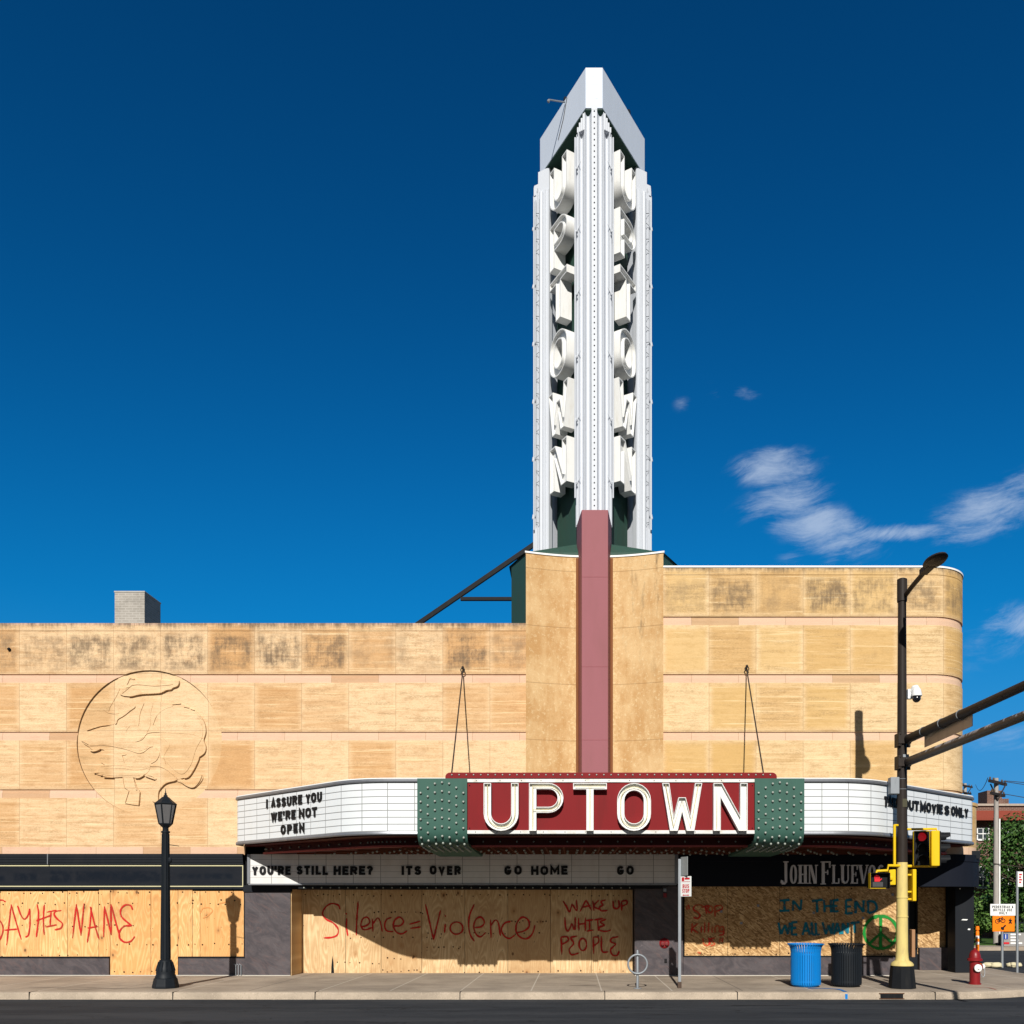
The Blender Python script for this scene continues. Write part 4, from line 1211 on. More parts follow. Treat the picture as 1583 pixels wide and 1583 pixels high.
for k in range(3):
    up_in = [tw(k, *p) for p in reversed([(-a, b) for a, b in half_in])] + [tw(k, *p) for p in half_in]
    poly_in = [tw(k, -.25, -.3)] + up_in + [tw(k, .25, -.3)]
    zb = 11.70 if k == 0 else 11.30
    mb = MB(); mb.prism(poly_in, zb, 22.12)
    mb.prism([tw(k, -.075, .2), tw(k, -.075, .272), tw(k, .075, .272), tw(k, .075, .2)], 22.12, 22.24)
    for sg in (-1, 1):
        if k: mb.prism([tw(k, .2502*sg, -.05), tw(k, .395*sg, -.05), tw(k, .395*sg, -.41), tw(k, .2502*sg, -.41)], 11.7, 22.355)
        po = [tw(k, a*sg, b) for a, b in half_out] + [tw(k, .2501*sg, -.42)]
        mb.prism(po, 11.62 if k == 0 else 11.25, 21.72)
        for q in range(4):      # stepped fan above the outer flutes
            l0, l1 = .252+q*.048, .252+q*.048+.044
            poly = [tw(k, l0*sg, -.02), tw(k, l0*sg, .16-q*.028), tw(k, l1*sg, .15-q*.028), tw(k, l1*sg, -.02)]
            mb.prism(poly, 21.70, 22.12-q*.095)
    pil = obj('fluted_corner', mb, M['white_metal'], TW, smooth=28)
    if k == 0:
        p = tw(k, 0, .272); m0 = MB(); m0.sphere((0, 0, 0), .019, 6, 4)
        b0 = obj('light_bulb', m0, M['black'], pil); b0.location = Vector((p[0], p[1], 12.0))-wloc(pil)
        b0.data.transform(Matrix.Translation(wloc(pil)))
        for i in range(1, 70):
            b1 = b0.copy(); COL.objects.link(b1); b1.parent = pil; b1.location = Vector((p[0], p[1], 12.0+i*.146))-wloc(pil)
    # conduit ladders along both edges
    mb = MB()
    for sg in (-1, 1):
        p = tw(k, .49*sg, .03); p2 = tw(k, .44*sg, .10)
        mb.tube([(p[0], p[1], 12.3), (p[0], p[1], 21.6)], .02, 6)
        for i in range(6):
            z = 12.7+i*1.62
            a = tw(k, .46*sg, .0); b = tw(k, .445*sg, .10); c = tw(k, .36*sg, .14)
            mb.tube([(a[0], a[1], z), (b[0], b[1], z-.06), (c[0], c[1], z+.1)], .015, 5)
            a = tw(k, .40*sg, .03); mb.tube([(a[0], a[1], z+.02), (p[0], p[1], z+.02)], .022, 5)
    obj('neon_bracket', mb, M['white_metal'], pil)
    mb = MB()
    for sg in (-1, 1):
        for oo in (-.045, -.15):
            q = tw(k, .50*sg, oo); mb.tube([(q[0], q[1], 12.4), (q[0], q[1], 21.5)], .008, 4)
        for i in range(25):
            z = 12.5+i*.36; a = tw(k, .50*sg, -.04); b = tw(k, .50*sg, -.155)
            mb.tube([(a[0], a[1], z), (b[0], b[1], z+(.05 if i % 2 else -.05))], .009, 4)
    obj('tube_standoff', mb, M['galv'], pil)
# letters down both visible faces
zc = [21.35-1.526*i for i in range(6)]
for side, nv in ((-1, Vector((-.866, -.5, 0))), (1, Vector((.866, -.5, 0)))):
    right = Vector((-nv.y, nv.x, 0))
    for i, ch_ in enumerate('UPTOWN'):
        wd = 1.10 if ch_ == 'W' else .96; h = 1.21
        o = Vector((CX, CY_, 0)) + nv*.68 - right*(wd/2 - side*.12) + Vector((0, 0, zc[i]-h/2))
        channel_letter(ch_, .20, o, right, nv, wd, h, .35, .03, .09, M['letter_white'], M['letter_white'], TW)
# green base of the tower behind the parapet
base = [(C0-1.72, .02), (C0+1.72, .02), (C0+2.22, .95), (C0+2.22, 3.6), (C0-2.18, 3.6), (C0-2.18, .95)]
mb = MB(); mb.prism(base, 8.4, 10.80)
n = len(mb.v)
top = [tw(0, -.30, -.1), tw(0, .30, -.1), tw(1, -.30, -.05), tw(1, .30, -.05), tw(2, -.30, -.05), tw(2, .30, -.05)]
eave = [(C0+(x-C0)*1.03, y+(-.0 if y < .5 else .04)) for x, y in base]
mb.v += [(p[0], p[1], 10.80) for p in eave] + [(p[0], p[1], 11.18) for p in top]
for i in range(6):
    j = (i+1) % 6; mb.f.append((n+i, n+j, n+6+j, n+6+i))
obj('tower_base', mb, M['dark_green'], TW)
# steel raking brace
mb = MB()
mb.beam((XX(831, 2.9), 2.9, ZZ(838, 2.9)), (XX(631, 2.9), 2.9, ZZ(975, 2.9)), .10, .12)
mb.beam((XX(712, 2.9), 2.9, ZZ(926, 2.9)), (XX(822, 2.9), 2.9, ZZ(926, 2.9)), .10, .09)
obj('steel_brace', mb, M['black'], TW)
# small floodlight arm and its cable, lamps on the cap
mb = MB()
p = (XX(873, 1.2), 1.2, ZZ(158, 1.2)); q = (XX(848, .8), .8, ZZ(154, .8))
mb.tube([p, q], .02, 6); mb.sphere((q[0], q[1], q[2]-.04), .04, 8, 5)
p2 = (XX(850, 1.55), 1.55, ZZ(222, 1.55))
obj('floodlight_arm', mb, M['galv'], cap)
mb = MB(); n_l = Vector((-.866, -.5, 0))
a = Vector((CX, CY_, 0)) + n_l*.99; rl = Vector((.5, -.866, 0))
mb.tube([tuple(a+rl*.30+Vector((0,0,23.40))), tuple(a+rl*.10+Vector((0,0,22.98))), tuple(a-rl*.18+Vector((0,0,22.62)))], .009, 5)
obj('dark_cable', mb, M['cable'], cap)
mb = MB()
for sgn, t in ((-1, .1), (1, -.35)):
    nn_ = Vector((.866*sgn, -.5, 0)); rr = Vector((.5*sgn*-1, -.866*-1, 0)) if False else Vector((-.5*sgn, -.866, 0))
    c = Vector((CX, CY_, 23.50)) + nn_*.93 + Vector((-.5*-sgn, .866, 0))*(-t)
    mb.lathe([(.05, -.06), (.05, .05), (.03, .09)], tuple(c), 8)
obj('warning_lamp', mb, M['iron_black'], cap)

# ================================================================== MARQUEE
XM = .78
MQ = thing('marquee', 'theater marquee with red panel, cream neon letters and white letterboard wings', 'marquee', (XM, 0, 3.0))
def mq(pts, rad): return fillet([(XM+x, y) for x, y in pts], rad, 10)
front = mq([(-9.15, -.02), (-9.15, -.66), (-5.4, -3.92), (5.4, -3.92), (9.15, -.66), (9.15, -.02)], [0, .32, 1.9, 1.9, .5, 0])
mb = MB(); mb.sweep(front, [(0, 3.35), (0, 4.41)], top=4.41, u0=0)
lb = obj('letterboard', mb, M['board'], MQ, smooth=25)
mb = MB(); mb.sweep(front, [(-.02, 4.40), (.035, 4.40), (.045, 4.43), (.03, 4.462), (-.1, 4.470)])
mb.sweep(front, [(-.02, 3.285), (.03, 3.285), (.042, 3.31), (.03, 3.355), (-.02, 3.355)])
obj('steel_trim', mb, M['steel'], MQ, smooth=40)
mb = MB(); mb.sweep(front, [(.02, 4.4705), (.02, 4.492), (-.18, 4.495), (-.18, 4.45)])
obj('white_edge', mb, M['coping_white'], MQ)
mb = MB(); mb.prism([(x*.985+.012, y*.97-.02) for x, y in front], 4.42, 4.446)
obj('deck', mb, M['roof'], MQ)
def inner_tier(a, yb, yf, z0, z1, rr):
    return mq([(-a, -.02), (-a, -yb), (-a*.585, -yf), (a*.585, -yf), (a, -yb), (a, -.02)], [0, .25, rr, rr, .25, 0])
t0 = inner_tier(9.0, .55, 3.80, 0, 0, 1.8)
mb = MB(); mb.prism(t0, 3.27, 3.31); 
obj('upper_soffit', mb, M['maroon'], MQ)
t1 = inner_tier(8.5, .50, 3.22, 0, 0, 1.6)
mb = MB(); mb.prism(t1, 3.09, 3.269)
low = obj('lower_soffit', mb, M['maroon'], MQ)
mb = MB(); mb.sweep(t1, [(-.01, 3.07), (.06, 3.07), (.06, 3.11), (-.01, 3.11)], closed_prof=True)
obj('red_lip', mb, paint('lip_red_lit', (.42, .085, .075), .5, .15), MQ)  # brighter red paints in the bounced light that the lip catches
# soffit battens and rows of bulbs
mb = MB()
for i, y in enumerate((-2.9, -2.45, -2.0, -1.55, -1.1, -.65)):
    xa = 4.6+(2.9+y)*1.35
    mb.box(XM-xa, XM+xa, y-.03, y+.03, 3.055, 3.0895)
for i in range(24):
    x = XM-4.6+i*.4; mb.box(x-.02, x+.02, -3.15, -.45, 3.066, 3.0893)
obj('soffit_batten', mb, paint('soffit_batten', (.12, .035, .015), .5, .2), low)
proto = None
def bulb(parent, p, r=.026, mat='bulb', name='light_bulb'):
    global proto
    key = (r, mat)
    me = _bm.get(key)
    if me is None:
        m_ = MB(); m_.sphere((0, 0, 0), r, 8, 5)
        o = obj(name, m_, M[mat], None, smooth=60); _bm[key] = o.data
        COL.objects.unlink(o); bpy.data.objects.remove(o); me = _bm[key]
    o = bpy.data.objects.new(name, me); COL.objects.link(o); o.parent = parent
    o.location = Vector(p)-wloc(parent)
    return o
_bm = {}
mb = MB()
for y in (-2.68, -2.22, -1.78, -1.32, -.88):
    xa = 4.4+(2.9+y)*1.35; nb = int(2*xa/.4)
    for i in range(nb+1):
        mb.sphere((XM-xa+i*.4+(.2 if int(y*100) % 2 else 0), y, 3.04), .03, 6, 4)
obj('soffit_bulbs', mb, M['socket'], low, smooth=60)['kind'] = 'stuff'
mb = MB()
nb = 0
for i in range(1, len(t1)-1):
    a, b = Vector(t1[i]), Vector(t1[i+1]) if i+1 < len(t1) else Vector(t1[i])
    L = (b-a).length; k = max(1, int(L/.36))
    for j in range(k):
        p = a+(b-a)*(j+.5)/k; mb.sphere((p.x, p.y-.02, 3.19), .024, 6, 4)
obj('fascia_bulbs', mb, M['socket'], low, smooth=60)['kind'] = 'stuff'
# red centre panel, its trim and crest
YF = -3.99
xa, xb = XX(722, YF), XX(1167, YF)
mb = MB(); mb.box(xa, xb, YF, -3.93, 3.345, 4.425)
rp = obj('red_panel', mb, M['red'], MQ)
mb = MB(); mb.box(xa, xb, YF-.03, YF-.0005, 4.385, 4.455); mb.box(xa, xb, YF-.03, YF-.0005, 3.30, 3.375)
trim = obj('panel_trim', mb, paint('worn_white_trim', (.70, .70, .67), .4, .3, 5, dirtc=(.40, .33, .2), streak=False), MQ, bevel=.006)
mb = MB()
for px in range(738, 1160, 34):
    for z in (4.42, 3.338): mb.sphere((XX(px+random.uniform(-4, 4), YF), YF-.031, z), .011, 6, 4)
for px, z in ((726, 4.32), (726, 3.42), (1163, 4.32), (1163, 3.42)): mb.sphere((XX(px, YF), YF-.002, z), .014, 6, 4)
obj('bolt', mb, M['black'], trim)
xc0, xc1 = XX(689, -3.9), XX(1200, -3.9)
rad = .09
cres = [(xc0, 4.475), (xc1, 4.475)] + [(xc1-.10+.10*math.cos(R(t)), 4.515+.085*math.sin(R(t))) for t in (0, 22, 45, 68, 90)] + [(xc0+.10+.10*math.cos(R(t)), 4.515+.085*math.sin(R(t))) for t in (90, 112, 135, 158, 180)]
mb = MB(); mb.slab(cres, -3.96, -3.86)
crest = obj('red_crest', mb, M['red'], MQ, bevel=.008)
for i in range(45):
    x = xc0+.14+(xc1-xc0-.28)*i/44
    bulb(crest, (x, -3.968, 4.55), .019, 'socket')
# neon letters
for ch_, a, b in (('U',748,801.7),('P',818,871),('T',886,938),('O',954,1006),('W',1023.5,1085),('N',1102.6,1155)):
    x0, x1 = XX(a, YF-.12), XX(b, YF-.12)
    channel_letter(ch_, .152, (x0, YF, ZZ(1284.5, YF-.12)), (1,0,0), (0,-1,0), x1-x0, ZZ(1211, YF-.12)-ZZ(1284.5, YF-.12), .17, .013, .085, M['letter_white'], M['letter_face'], MQ, tube=.009)
# green aprons
ap_prof = [(-4.06, 4.462)] + [(-4.06, z) for z in (4.2, 3.9, 3.6, 3.42)]
ap_prof += [(-3.70-.36*math.cos(R(t)), 3.42-.36*math.sin(R(t))) for t in (15, 30, 45, 60, 75, 90)]
ap_prof += [(-3.3, 3.045), (-2.8, 3.03), (-2.2, 3.01), (-1.5, 3.0), (-.8, 2.99)]
def prof_at(d):
    for i in range(len(ap_prof)-1):
        a, b = Vector(ap_prof[i]), Vector(ap_prof[i+1]); L = (b-a).length
        if d <= L:
            p = a+(b-a)*d/L; t = (b-a).normalized(); return p, Vector((t.y, -t.x))
        d -= L
    return b, Vector((0, -1))
for a, b in ((645, 722), (1167, 1243.5)):
    x0, x1 = XX(a, -4.06), XX(b, -4.06)
    mb = MB(); k = len(ap_prof)
    for xx_, sh in ((x0, 0), (x1, 0)):
        for (y, z) in ap_prof: mb.v.append((xx_, y, z))
        for (y, z) in ap_prof: mb.v.append((xx_, y+.06 if z > 3.4 else y+.02, z+(0 if z > 3.4 else .06)))
    for i in range(k-1):
        mb.f.append((i, i+1, 2*k+i+1, 2*k+i)); mb.f.append((k+i, 2*k+k+i, 2*k+k+i+1, k+i+1))
        mb.f.append((i, k+i, k+i+1, i+1)); mb.f.append((2*k+i, 2*k+i+1, 3*k+i+1, 3*k+i))
    mb.f.append((0, 2*k, 3*k, k)); mb.f.append((k-1, 2*k-1, 4*k-1, 3*k-1))
    apr = obj('green_apron', mb, M['green'], MQ, smooth=35)
    m_ = MB(); m_.box(x0-.003, x0+(x1-x0)*.32, -4.0635, -4.05, 3.615, 3.622); obj('seam', m_, M['dark_green'], apr)
    wcol = (x1-x0)
    for c in range(7):
        fx = (c+.5)/7; d0 = {0: .31, 1: .20, 2: .115, 3: .09, 4: .115, 5: .20, 6: .31}[c]
        r_ = 0
        while d0+r_*.185 < 2.55:
            p, nv = prof_at(d0+r_*.185)
            q = p + (Vector((-1, 0)) if p.x < -4.05 else (Vector((-.5, -.8)) if p.x < -3.6 else Vector((0, -1))))*.024
            bulb(apr, (x0+fx*wcol, q.x, q.y), .027, 'socket'); r_ += 1
# changeable letters on the wings
def wing_pt(px, right_side):
    if not right_side: A, B = Vector((XM-9.15, -.66)), Vector((XM-5.4, -3.92))
    else: A, B = Vector((XM+5.4, -3.92)), Vector((XM+9.15, -.66))
    k = (px-PX)/F; d = B-A
    t = (k*(CAMD+A.y)-A.x)/(d.x-k*d.y)
    return A+d*t, d.normalized()
def wing_word(txt, pa, pb, z, h, right_side, gap=.30):
    (A, d), (B, _) = wing_pt(pa, right_side), wing_pt(pb, right_side)
    L = (B-A).length; nv = Vector((d.y, -d.x, 0))
    for ch_, a, b in layout(txt, gap):
        q = A+(B-A)*a
        m_ = MB(); tilt = random.uniform(-.02, .02)
        put_glyph(m_, ch_, .25, (q.x+nv.x*.012, q.y+nv.y*.012, z+random.uniform(-.006, .006)), (d.x, d.y, tilt), (-d.x*tilt, -d.y*tilt, 1), nv, L*b, h, .02)
        obj('letter', m_, M['dark_text'], lb)
wing_word('I', 412.6, 415.2, 4.085, .215, False)
wing_word('ASSURE', 420.5, 468, 4.085, .215, False)
wing_word('YOU', 474, 498.5, 4.085, .215, False)
wing_word("WE'RE", 420.4, 457.8, 3.765, .215, False)
wing_word('NOT', 463.5, 491, 3.765, .215, False)
wing_word('OPEN', 435.5, 471.5, 3.44, .215, False, .42)
wing_word('TAKE', 1366, 1389.5, 3.935, .225, True, .2)
wing_word('OUT', 1395, 1419, 3.935, .225, True, .2)
wing_word('MOVIE', 1421.5, 1456, 3.935, .225, True, .25)
wing_word('S', 1459, 1466, 3.935, .225, True)
wing_word('ONLY', 1469.5, 1495.5, 3.935, .225, True, .22)

# ---- lower letterboard over the doors
RB = thing('letterboard_sign', 'long white letterboard asking YOU\'RE STILL HERE? above the boarded doors', 'sign', (-2.8, -.3, 2.32))
YR = -.36
xa, xb = XX(387, YR), XX(1043, YR)
mb = MB(); mb.box(xa, xb, YR, -.07, 2.335, 3.075)
rb = obj('letterboard', mb, M['board2'], RB)
mb = MB(); mb.box(xa-.05, xb+.05, YR-.02, -.07, 2.30, 2.334); mb.box(xa-.07, xa-.001, YR-.03, -.07, 2.3345, 3.075); mb.box(xb+.001, xb+.09, YR-.02, -.07, 2.3345, 3.075)
obj('frame', mb, M['steel'], RB, bevel=.005)
mb = MB(); mb.box(XX(463, -.2), xb-.3, -.30, -.07, 2.21, 2.296)
dk = obj('bulb_housing', mb, M['black'], RB)
mb = MB()
for i in range(38):
    mb.sphere((XX(470, -.3)+i*(8.2/37), -.305, 2.235), .02, 6, 4)
obj('bulbs', mb, M['socket'], dk)['kind'] = 'stuff'
for txt, a, b, g in (("YOU'RE",389.8,449.5,.22),('STILL',459,507,.3),('HERE?',515.8,576.5,.22),('ITS',621,651,.3),('OVER',664.5,712.5,.3),('GO',779.8,806.5,.4),('HOME',821,877.5,.25),('GO',953.8,979.5,.4)):
    x0, x1 = XX(a, YR), XX(b, YR)
    for ch_, p, q in layout(txt, g):
        m_ = MB(); t = random.uniform(-.012, .012)
        put_glyph(m_, ch_, .27, (x0+(x1-x0)*p, YR-.006, ZZ(1352.5, YR)+random.uniform(-.006, .006)), (1, 0, t), (-t, 0, 1), (0, -1, 0), (x1-x0)*q, .225, .02)
        obj('letter', m_, M['dark_text'], rb)

# ---- guy wires
for px, py, tgt, lab in ((716, 1035, ((697, 1197),), 'dark stay cable hung from an eyebolt left of the pink fin'),
                         (1153.5, 1033, ((1182, 1197),), 'dark stay cable hung from an eyebolt right of the pink fin')):
    x, z = XX(px), ZZ(py)
    g = thing('stay_cable', lab, 'cable', (x, -.08, z), 'marquee stay cables')
    mb = MB(); mb.tube([(x, .02, z), (x, -.10, z)], .025, 8); mb.tube([(x+.05*math.cos(R(t)), -.10, z-.04+.05*math.sin(R(t))) for t in range(0, 360, 30)], .014, 6, closed=True); mb.sphere((x, -.1, z+.03), .035, 8, 5)
    obj('eyebolt', mb, M['cable'], g, smooth=60)
    for tx, ty in tgt:
        m_ = MB()
        # lands on the marquee deck behind the crest
        Yt = -3.75; k = S(Yt)
        m_.tube([(x, -.10, z-.09), (XX(tx, Yt), Yt, 4.45)], .017, 6); obj('cable', m_, M['cable'], g)

# ================================================================== HOARDINGS
def hoarding(name, label, Y, xl, xr):
    return thing(name, label, 'boarding', ((XX(xl, Y)+XX(xr, Y))/2, Y, 0.0))
def sheet(par, a, b, yt, yb, Y, mat, d=.02):
    m_ = MB(); jy = random.uniform(-.004, .004); m_.box(XX(a, Y)+.006, XX(b, Y)-.004, Y+.002+abs(jy), Y+d+.004, ZZ(yb, Y), ZZ(yt, Y)); return obj('board_sheet', m_, M[mat], par)
YH = .02
HL = hoarding('boarded_window', 'warm plywood boarding sprayed SAY HIS NAME in red', YH, -80, 377)
for a, b, t, bt, dy in ((-150,-75,1377,1480,0),(-75,0,1378,1480,0),(0,104,1378,1480,0),(104,152.5,1377.5,1480,.004),(152.5,170,1375,1480,0),(170,233,1375,1508,0),(233,275,1375,1508,.005),(275,297.5,1375,1480,0),(297.5,309,1377.5,1480,.006),(309,377,1377.5,1480,.0)):
    sheet(HL, a, b, t, bt, YH+dy, 'ply_warm')
c1 = lambda cx, cy: (XX(cx/3.9575, YH), ZZ(1220+cy/3.9575, YH))
say = [[(35,690),(10,678),(-30,690),(-50,730),(-20,780),(15,830),(15,885),(-15,935),(-50,930)],
 [(40,955),(70,705)],[(68,705),(92,790),(130,920)],[(28,862),(110,856)],
 [(108,712),(128,770),(150,795),(172,770),(183,730)],[(183,730),(184,820),(175,890),(155,905)],
 [(228,703),(236,760),(232,830),(222,905)],[(272,705),(266,790),(270,892)],[(222,805),(262,790),(312,772)],
 [(285,752),(345,740)],[(314,746),(306,832)],[(278,842),(348,830)],
 [(376,742),(340,748),(332,768),(352,795),(382,822),(372,850),(335,860)],
 [(443,912),(468,703)],[(468,703),(495,895)],[(495,895),(515,698)],
 [(534,937),(548,850),(560,722)],[(552,718),(580,830),(606,918)],[(536,848),(600,840)],
 [(634,905),(640,716)],[(640,716),(681,892)],[(681,892),(680,703)],[(680,703),(705,800),(735,905)],
 [(812,738),(800,712),(768,708),(740,735),(745,780),(795,826),(800,834),(760,838),(733,870),(732,908),(762,935),(800,930),(826,900)]]
stroke_ribbons(say, c1, YH, .040, M['spray_red'], HL, 'graffiti')
stroke_ribbons([[(1225,760),(1240,730),(1280,725),(1300,745),(1270,775),(1240,790)],[(1340,700),(1400,690),(1395,720)]], c1, YH, .018, paint('faint_orange_spray', (.62, .27, .09), .7, .1), HL, 'graffiti')

YD = .85
HC = hoarding('boarded_doors', 'pale plywood wall across the theater doors sprayed Silence = Violence', YD, 461, 982)
for a, b in ((461,534),(534,589),(589,652),(652,718.5),(718.5,785),(785,851),(851,914),(914,990)):
    sheet(HC, a, b, 1372, 1506, YD, 'ply_pale')
m_ = MB(); m_.box(-7.205, -7.19, -.03, YD, 0.0, 2.2); obj('side_return', m_, M['ply_pale'], HC)
m_ = MB(); m_.box(XX(458.5, YD-.03), XX(462, YD-.03), YD-.04, YD-.001, 0, 2.25); obj('edge_batten', m_, M['iron_black'], HC)
c2 = lambda cx, cy: (XX(340+cx/3.8325, YD), ZZ(1170+cy/3.8325, YD))
c3 = lambda cx, cy: (XX(700+cx/3.8325, YD), ZZ(1170+cy/3.8325, YD))
sil = [[(712,905),(700,878),(660,870),(625,892),(608,930),(630,962),(672,985),(700,1020),(695,1055),(660,1070),(615,1072)],
 [(752,955),(750,1010),(758,1062)],[(746,925),(751,934)],[(820,855),(812,950),(808,1058)],
 [(835,1008),(868,1000),(888,978),(872,950),(845,962),(836,1000),(855,1025),(902,1012)],
 [(904,958),(906,1036)],[(906,990),(935,955),(952,985),(962,1038)],
 [(1018,952),(990,962),(976,995),(988,1030),(1028,1036)],
 [(1028,1002),(1068,1000),(1088,975),(1066,950),(1036,968),(1028,1005),(1048,1040),(1080,1048),(1110,1030)],
 [(1122,992),(1188,974)],[(1128,1016),(1192,1008)],
 [(1218,872),(1242,980),(1266,1084)],[(1266,1084),(1285,1000),(1308,908)],[(1336,988),(1330,1042)],[(1334,938),(1337,948)],
 ell(1402,1015,38,36), [(1508,872),(1482,930),(1474,990),(1482,1050),(1508,1094)]]
vio = [[(130,1012),(168,1006),(187,980),(168,950),(138,962),(124,1005),(138,1050),(165,1066),(196,1040)],
 [(224,962),(226,1072)],[(226,1000),(250,968),(270,985),(282,1062)],
 [(344,975),(308,985),(288,1022),(304,1060),(335,1076),(368,1056)],
 [(372,1044),(420,1032),(452,1005),(446,966),(412,950),(382,980),(374,1030),(396,1066),(435,1078),(470,1050),(488,995)]]
stroke_ribbons(sil, c2, YD, .044, M['spray_red'], HC, 'graffiti')
stroke_ribbons(vio, c3, YD, .044, M['spray_red'], HC, 'graffiti')
wake = [[(652,852),(672,885),(692,918),(706,870)],[(706,870),(735,912),(732,846)],[(752,918),(790,848)],[(790,848),(822,912)],[(764,892),(816,880)],
 [(830,850),(836,912)],[(866,848),(836,885),(872,906)],[(906,848),(878,858),(888,878),(868,892),(880,912),(918,910)],
 [(950,852),(952,890),(970,900),(986,885),(982,848)],[(1000,912),(1000,854)],[(1000,856),(1028,852),(1030,872),(1000,886)],
 [(664,948),(668,1010),(684,1032),(706,985)],[(706,985),(722,1024),(726,950)],[(745,955),(746,1032)],[(786,952),(784,1032)],[(745,992),(786,988)],
 [(790,970),(832,966)],[(811,968),(810,1028)],[(792,1032),(836,1026)],[(836,966),(892,958)],[(858,964),(862,1032)],
 [(908,962),(874,978),(898,998),(872,1008),(868,1026),(905,1034),(938,1026)],
 [(645,1172),(642,1066)],[(642,1068),(676,1066),(684,1088),(646,1112)],[(738,1062),(700,1072),(716,1106),(690,1140),(704,1172),(748,1162)],
 ell(770,1112,22,36),[(834,1168),(832,1066)],[(832,1068),(860,1070),(862,1098),(834,1120)],[(880,1062),(884,1150),(922,1156)],
 [(982,1066),(942,1074),(936,1096),(964,1110),(936,1140),(944,1172),(972,1176),(986,1150)]]
stroke_ribbons(wake, c3, YD, .046, M['spray_red'], HC, 'graffiti')

YO = .03
HR = hoarding('boarded_window', 'brown strand board hoarding painted IN THE END WE ALL WANT', YO, 1058, 1388)
for a, b in ((1058,1125),(1125,1205),(1205,1290),(1290,1388)):
    sheet(HR, a, b, 1369, 1478, YO, 'osb')
c4 = lambda cx, cy: (XX(1040+cx/3.8325, YO), ZZ(1170+cy/3.8325, YO))
c5 = lambda cx, cy: (XX(1300+cx/3.834, YO), ZZ(1170+cy/3.834, YO))
stop = [[(80,880),(86,908)],[(92,874),(98,906)],[(178,880),(140,878),(122,902),(150,922),(162,942),(145,958),(122,950)],[(168,892),(216,880)],[(194,886),(200,932)],
 ell(222,904,14,20),[(250,948),(249,884)],[(249,886),(285,880),(292,900),(250,920)],
 [(116,985),(110,1042)],[(152,985),(114,1016)],[(114,1016),(150,1046)],[(170,1004),(168,1042)],[(190,980),(188,1042)],[(214,980),(210,1042)],[(234,1004),(232,1042)],
 [(250,1042),(252,1008),(272,1004),(276,1042)],[(302,1006),(282,1012),(284,1036),(302,1028),(300,1004)],[(301,1006),(300,1050),(274,1056)],
 [(178,1074),(184,1108),(204,1118),(218,1104),(214,1070)],[(252,1074),(226,1078),(238,1096),(248,1110),(224,1120)],[(282,1074),(276,1098)],[(297,1072),(291,1098)],[(146,1156),(166,1164)]]
stroke_ribbons(stop, c4, YO, .048, M['spray_orange'], HR, 'graffiti', vary=.5)
end1 = [[(634,852),(692,848)],[(662,850),(662,912)],[(632,913),(692,910)],[(712,912),(714,850)],[(714,852),(758,908)],[(758,908),(762,846)],
 [(824,856),(888,846)],[(853,850),(856,922)],[(896,848),(900,922)],[(936,846),(938,922)],[(897,886),(938,882)],[(952,850),(952,920)],[(952,852),(982,847)],[(952,886),(976,882)],[(952,918),(982,914)],
 [(626,982),(640,1052)],[(642,1050),(664,996)],[(664,996),(682,1052)],[(682,1050),(694,982)],[(706,980),(704,1056)],[(706,982),(738,978)],[(706,1016),(732,1012)],[(704,1054),(738,1052)],
 [(768,1056),(790,980)],[(790,980),(812,1056)],[(774,1032),(808,1030)],[(822,980),(826,1054)],[(826,1054),(848,1054)],[(846,984),(850,1052)],[(850,1052),(872,1052)],
 [(886,980),(906,1052)],[(906,1050),(922,998)],[(922,998),(940,1050)],[(940,1050),(950,984)],[(954,1052),(974,984)],[(974,984),(994,1050)],[(962,1030),(988,1028)],
 [(1004,1050),(1006,984)],[(1006,986),(1036,1046)],[(1036,1046),(1038,982)]]
end2 = [[(30,848),(30,932)],[(30,850),(66,846)],[(30,890),(60,886)],[(30,930),(70,925)],[(86,928),(86,852)],[(86,855),(132,920)],[(132,920),(134,850)],[(162,925),(160,853)],[(160,854),(198,862),(212,895),(195,918),(162,926)],
 [(56,986),(110,980)],[(81,985),(82,1044)]]
stroke_ribbons(end1, c4, YO, .054, M['teal'], HR, 'graffiti', taper=False)
stroke_ribbons(end2, c5, YO, .054, M['teal'], HR, 'graffiti', taper=False)
stroke_ribbons([ell(236,1040,98,97,30), [(235,944),(235,1136)], [(235,1045),(165,1112)], [(235,1045),(310,1108)]], c5, YO, .07, M['spray_green'], HR, 'peace_sign', taper=False)
mb = MB()
for px, py in ((1115,1409),(1146,1427),(1258,1411),(1334,1419),(1380,1383),(1172,1400)):
    mb.box(XX(px, YO)-.03, XX(px, YO)+.03, YO-.003, YO+.001, ZZ(py, YO)-.03, ZZ(py, YO)+.03)
obj('fixing_plate', mb, M['steel'], HR)
YC = Yb+.03
HK = hoarding('boarded_doorway', 'tall strand board sheet closing the recessed corner doorway', YC, 1418, 1462)
sheet(HK, 1418, 1462, 1372, 1475, YC, 'osb')
m_ = MB(); m_.box(XX(1462, YC), XX(1465, YC), YC-.04, YC+.02, .6, 2.6); m_.box(XX(1415, YC), XX(1418, YC), YC-.04, YC+.02, .6, 2.6); obj('door_frame', m_, M['black'], HK)

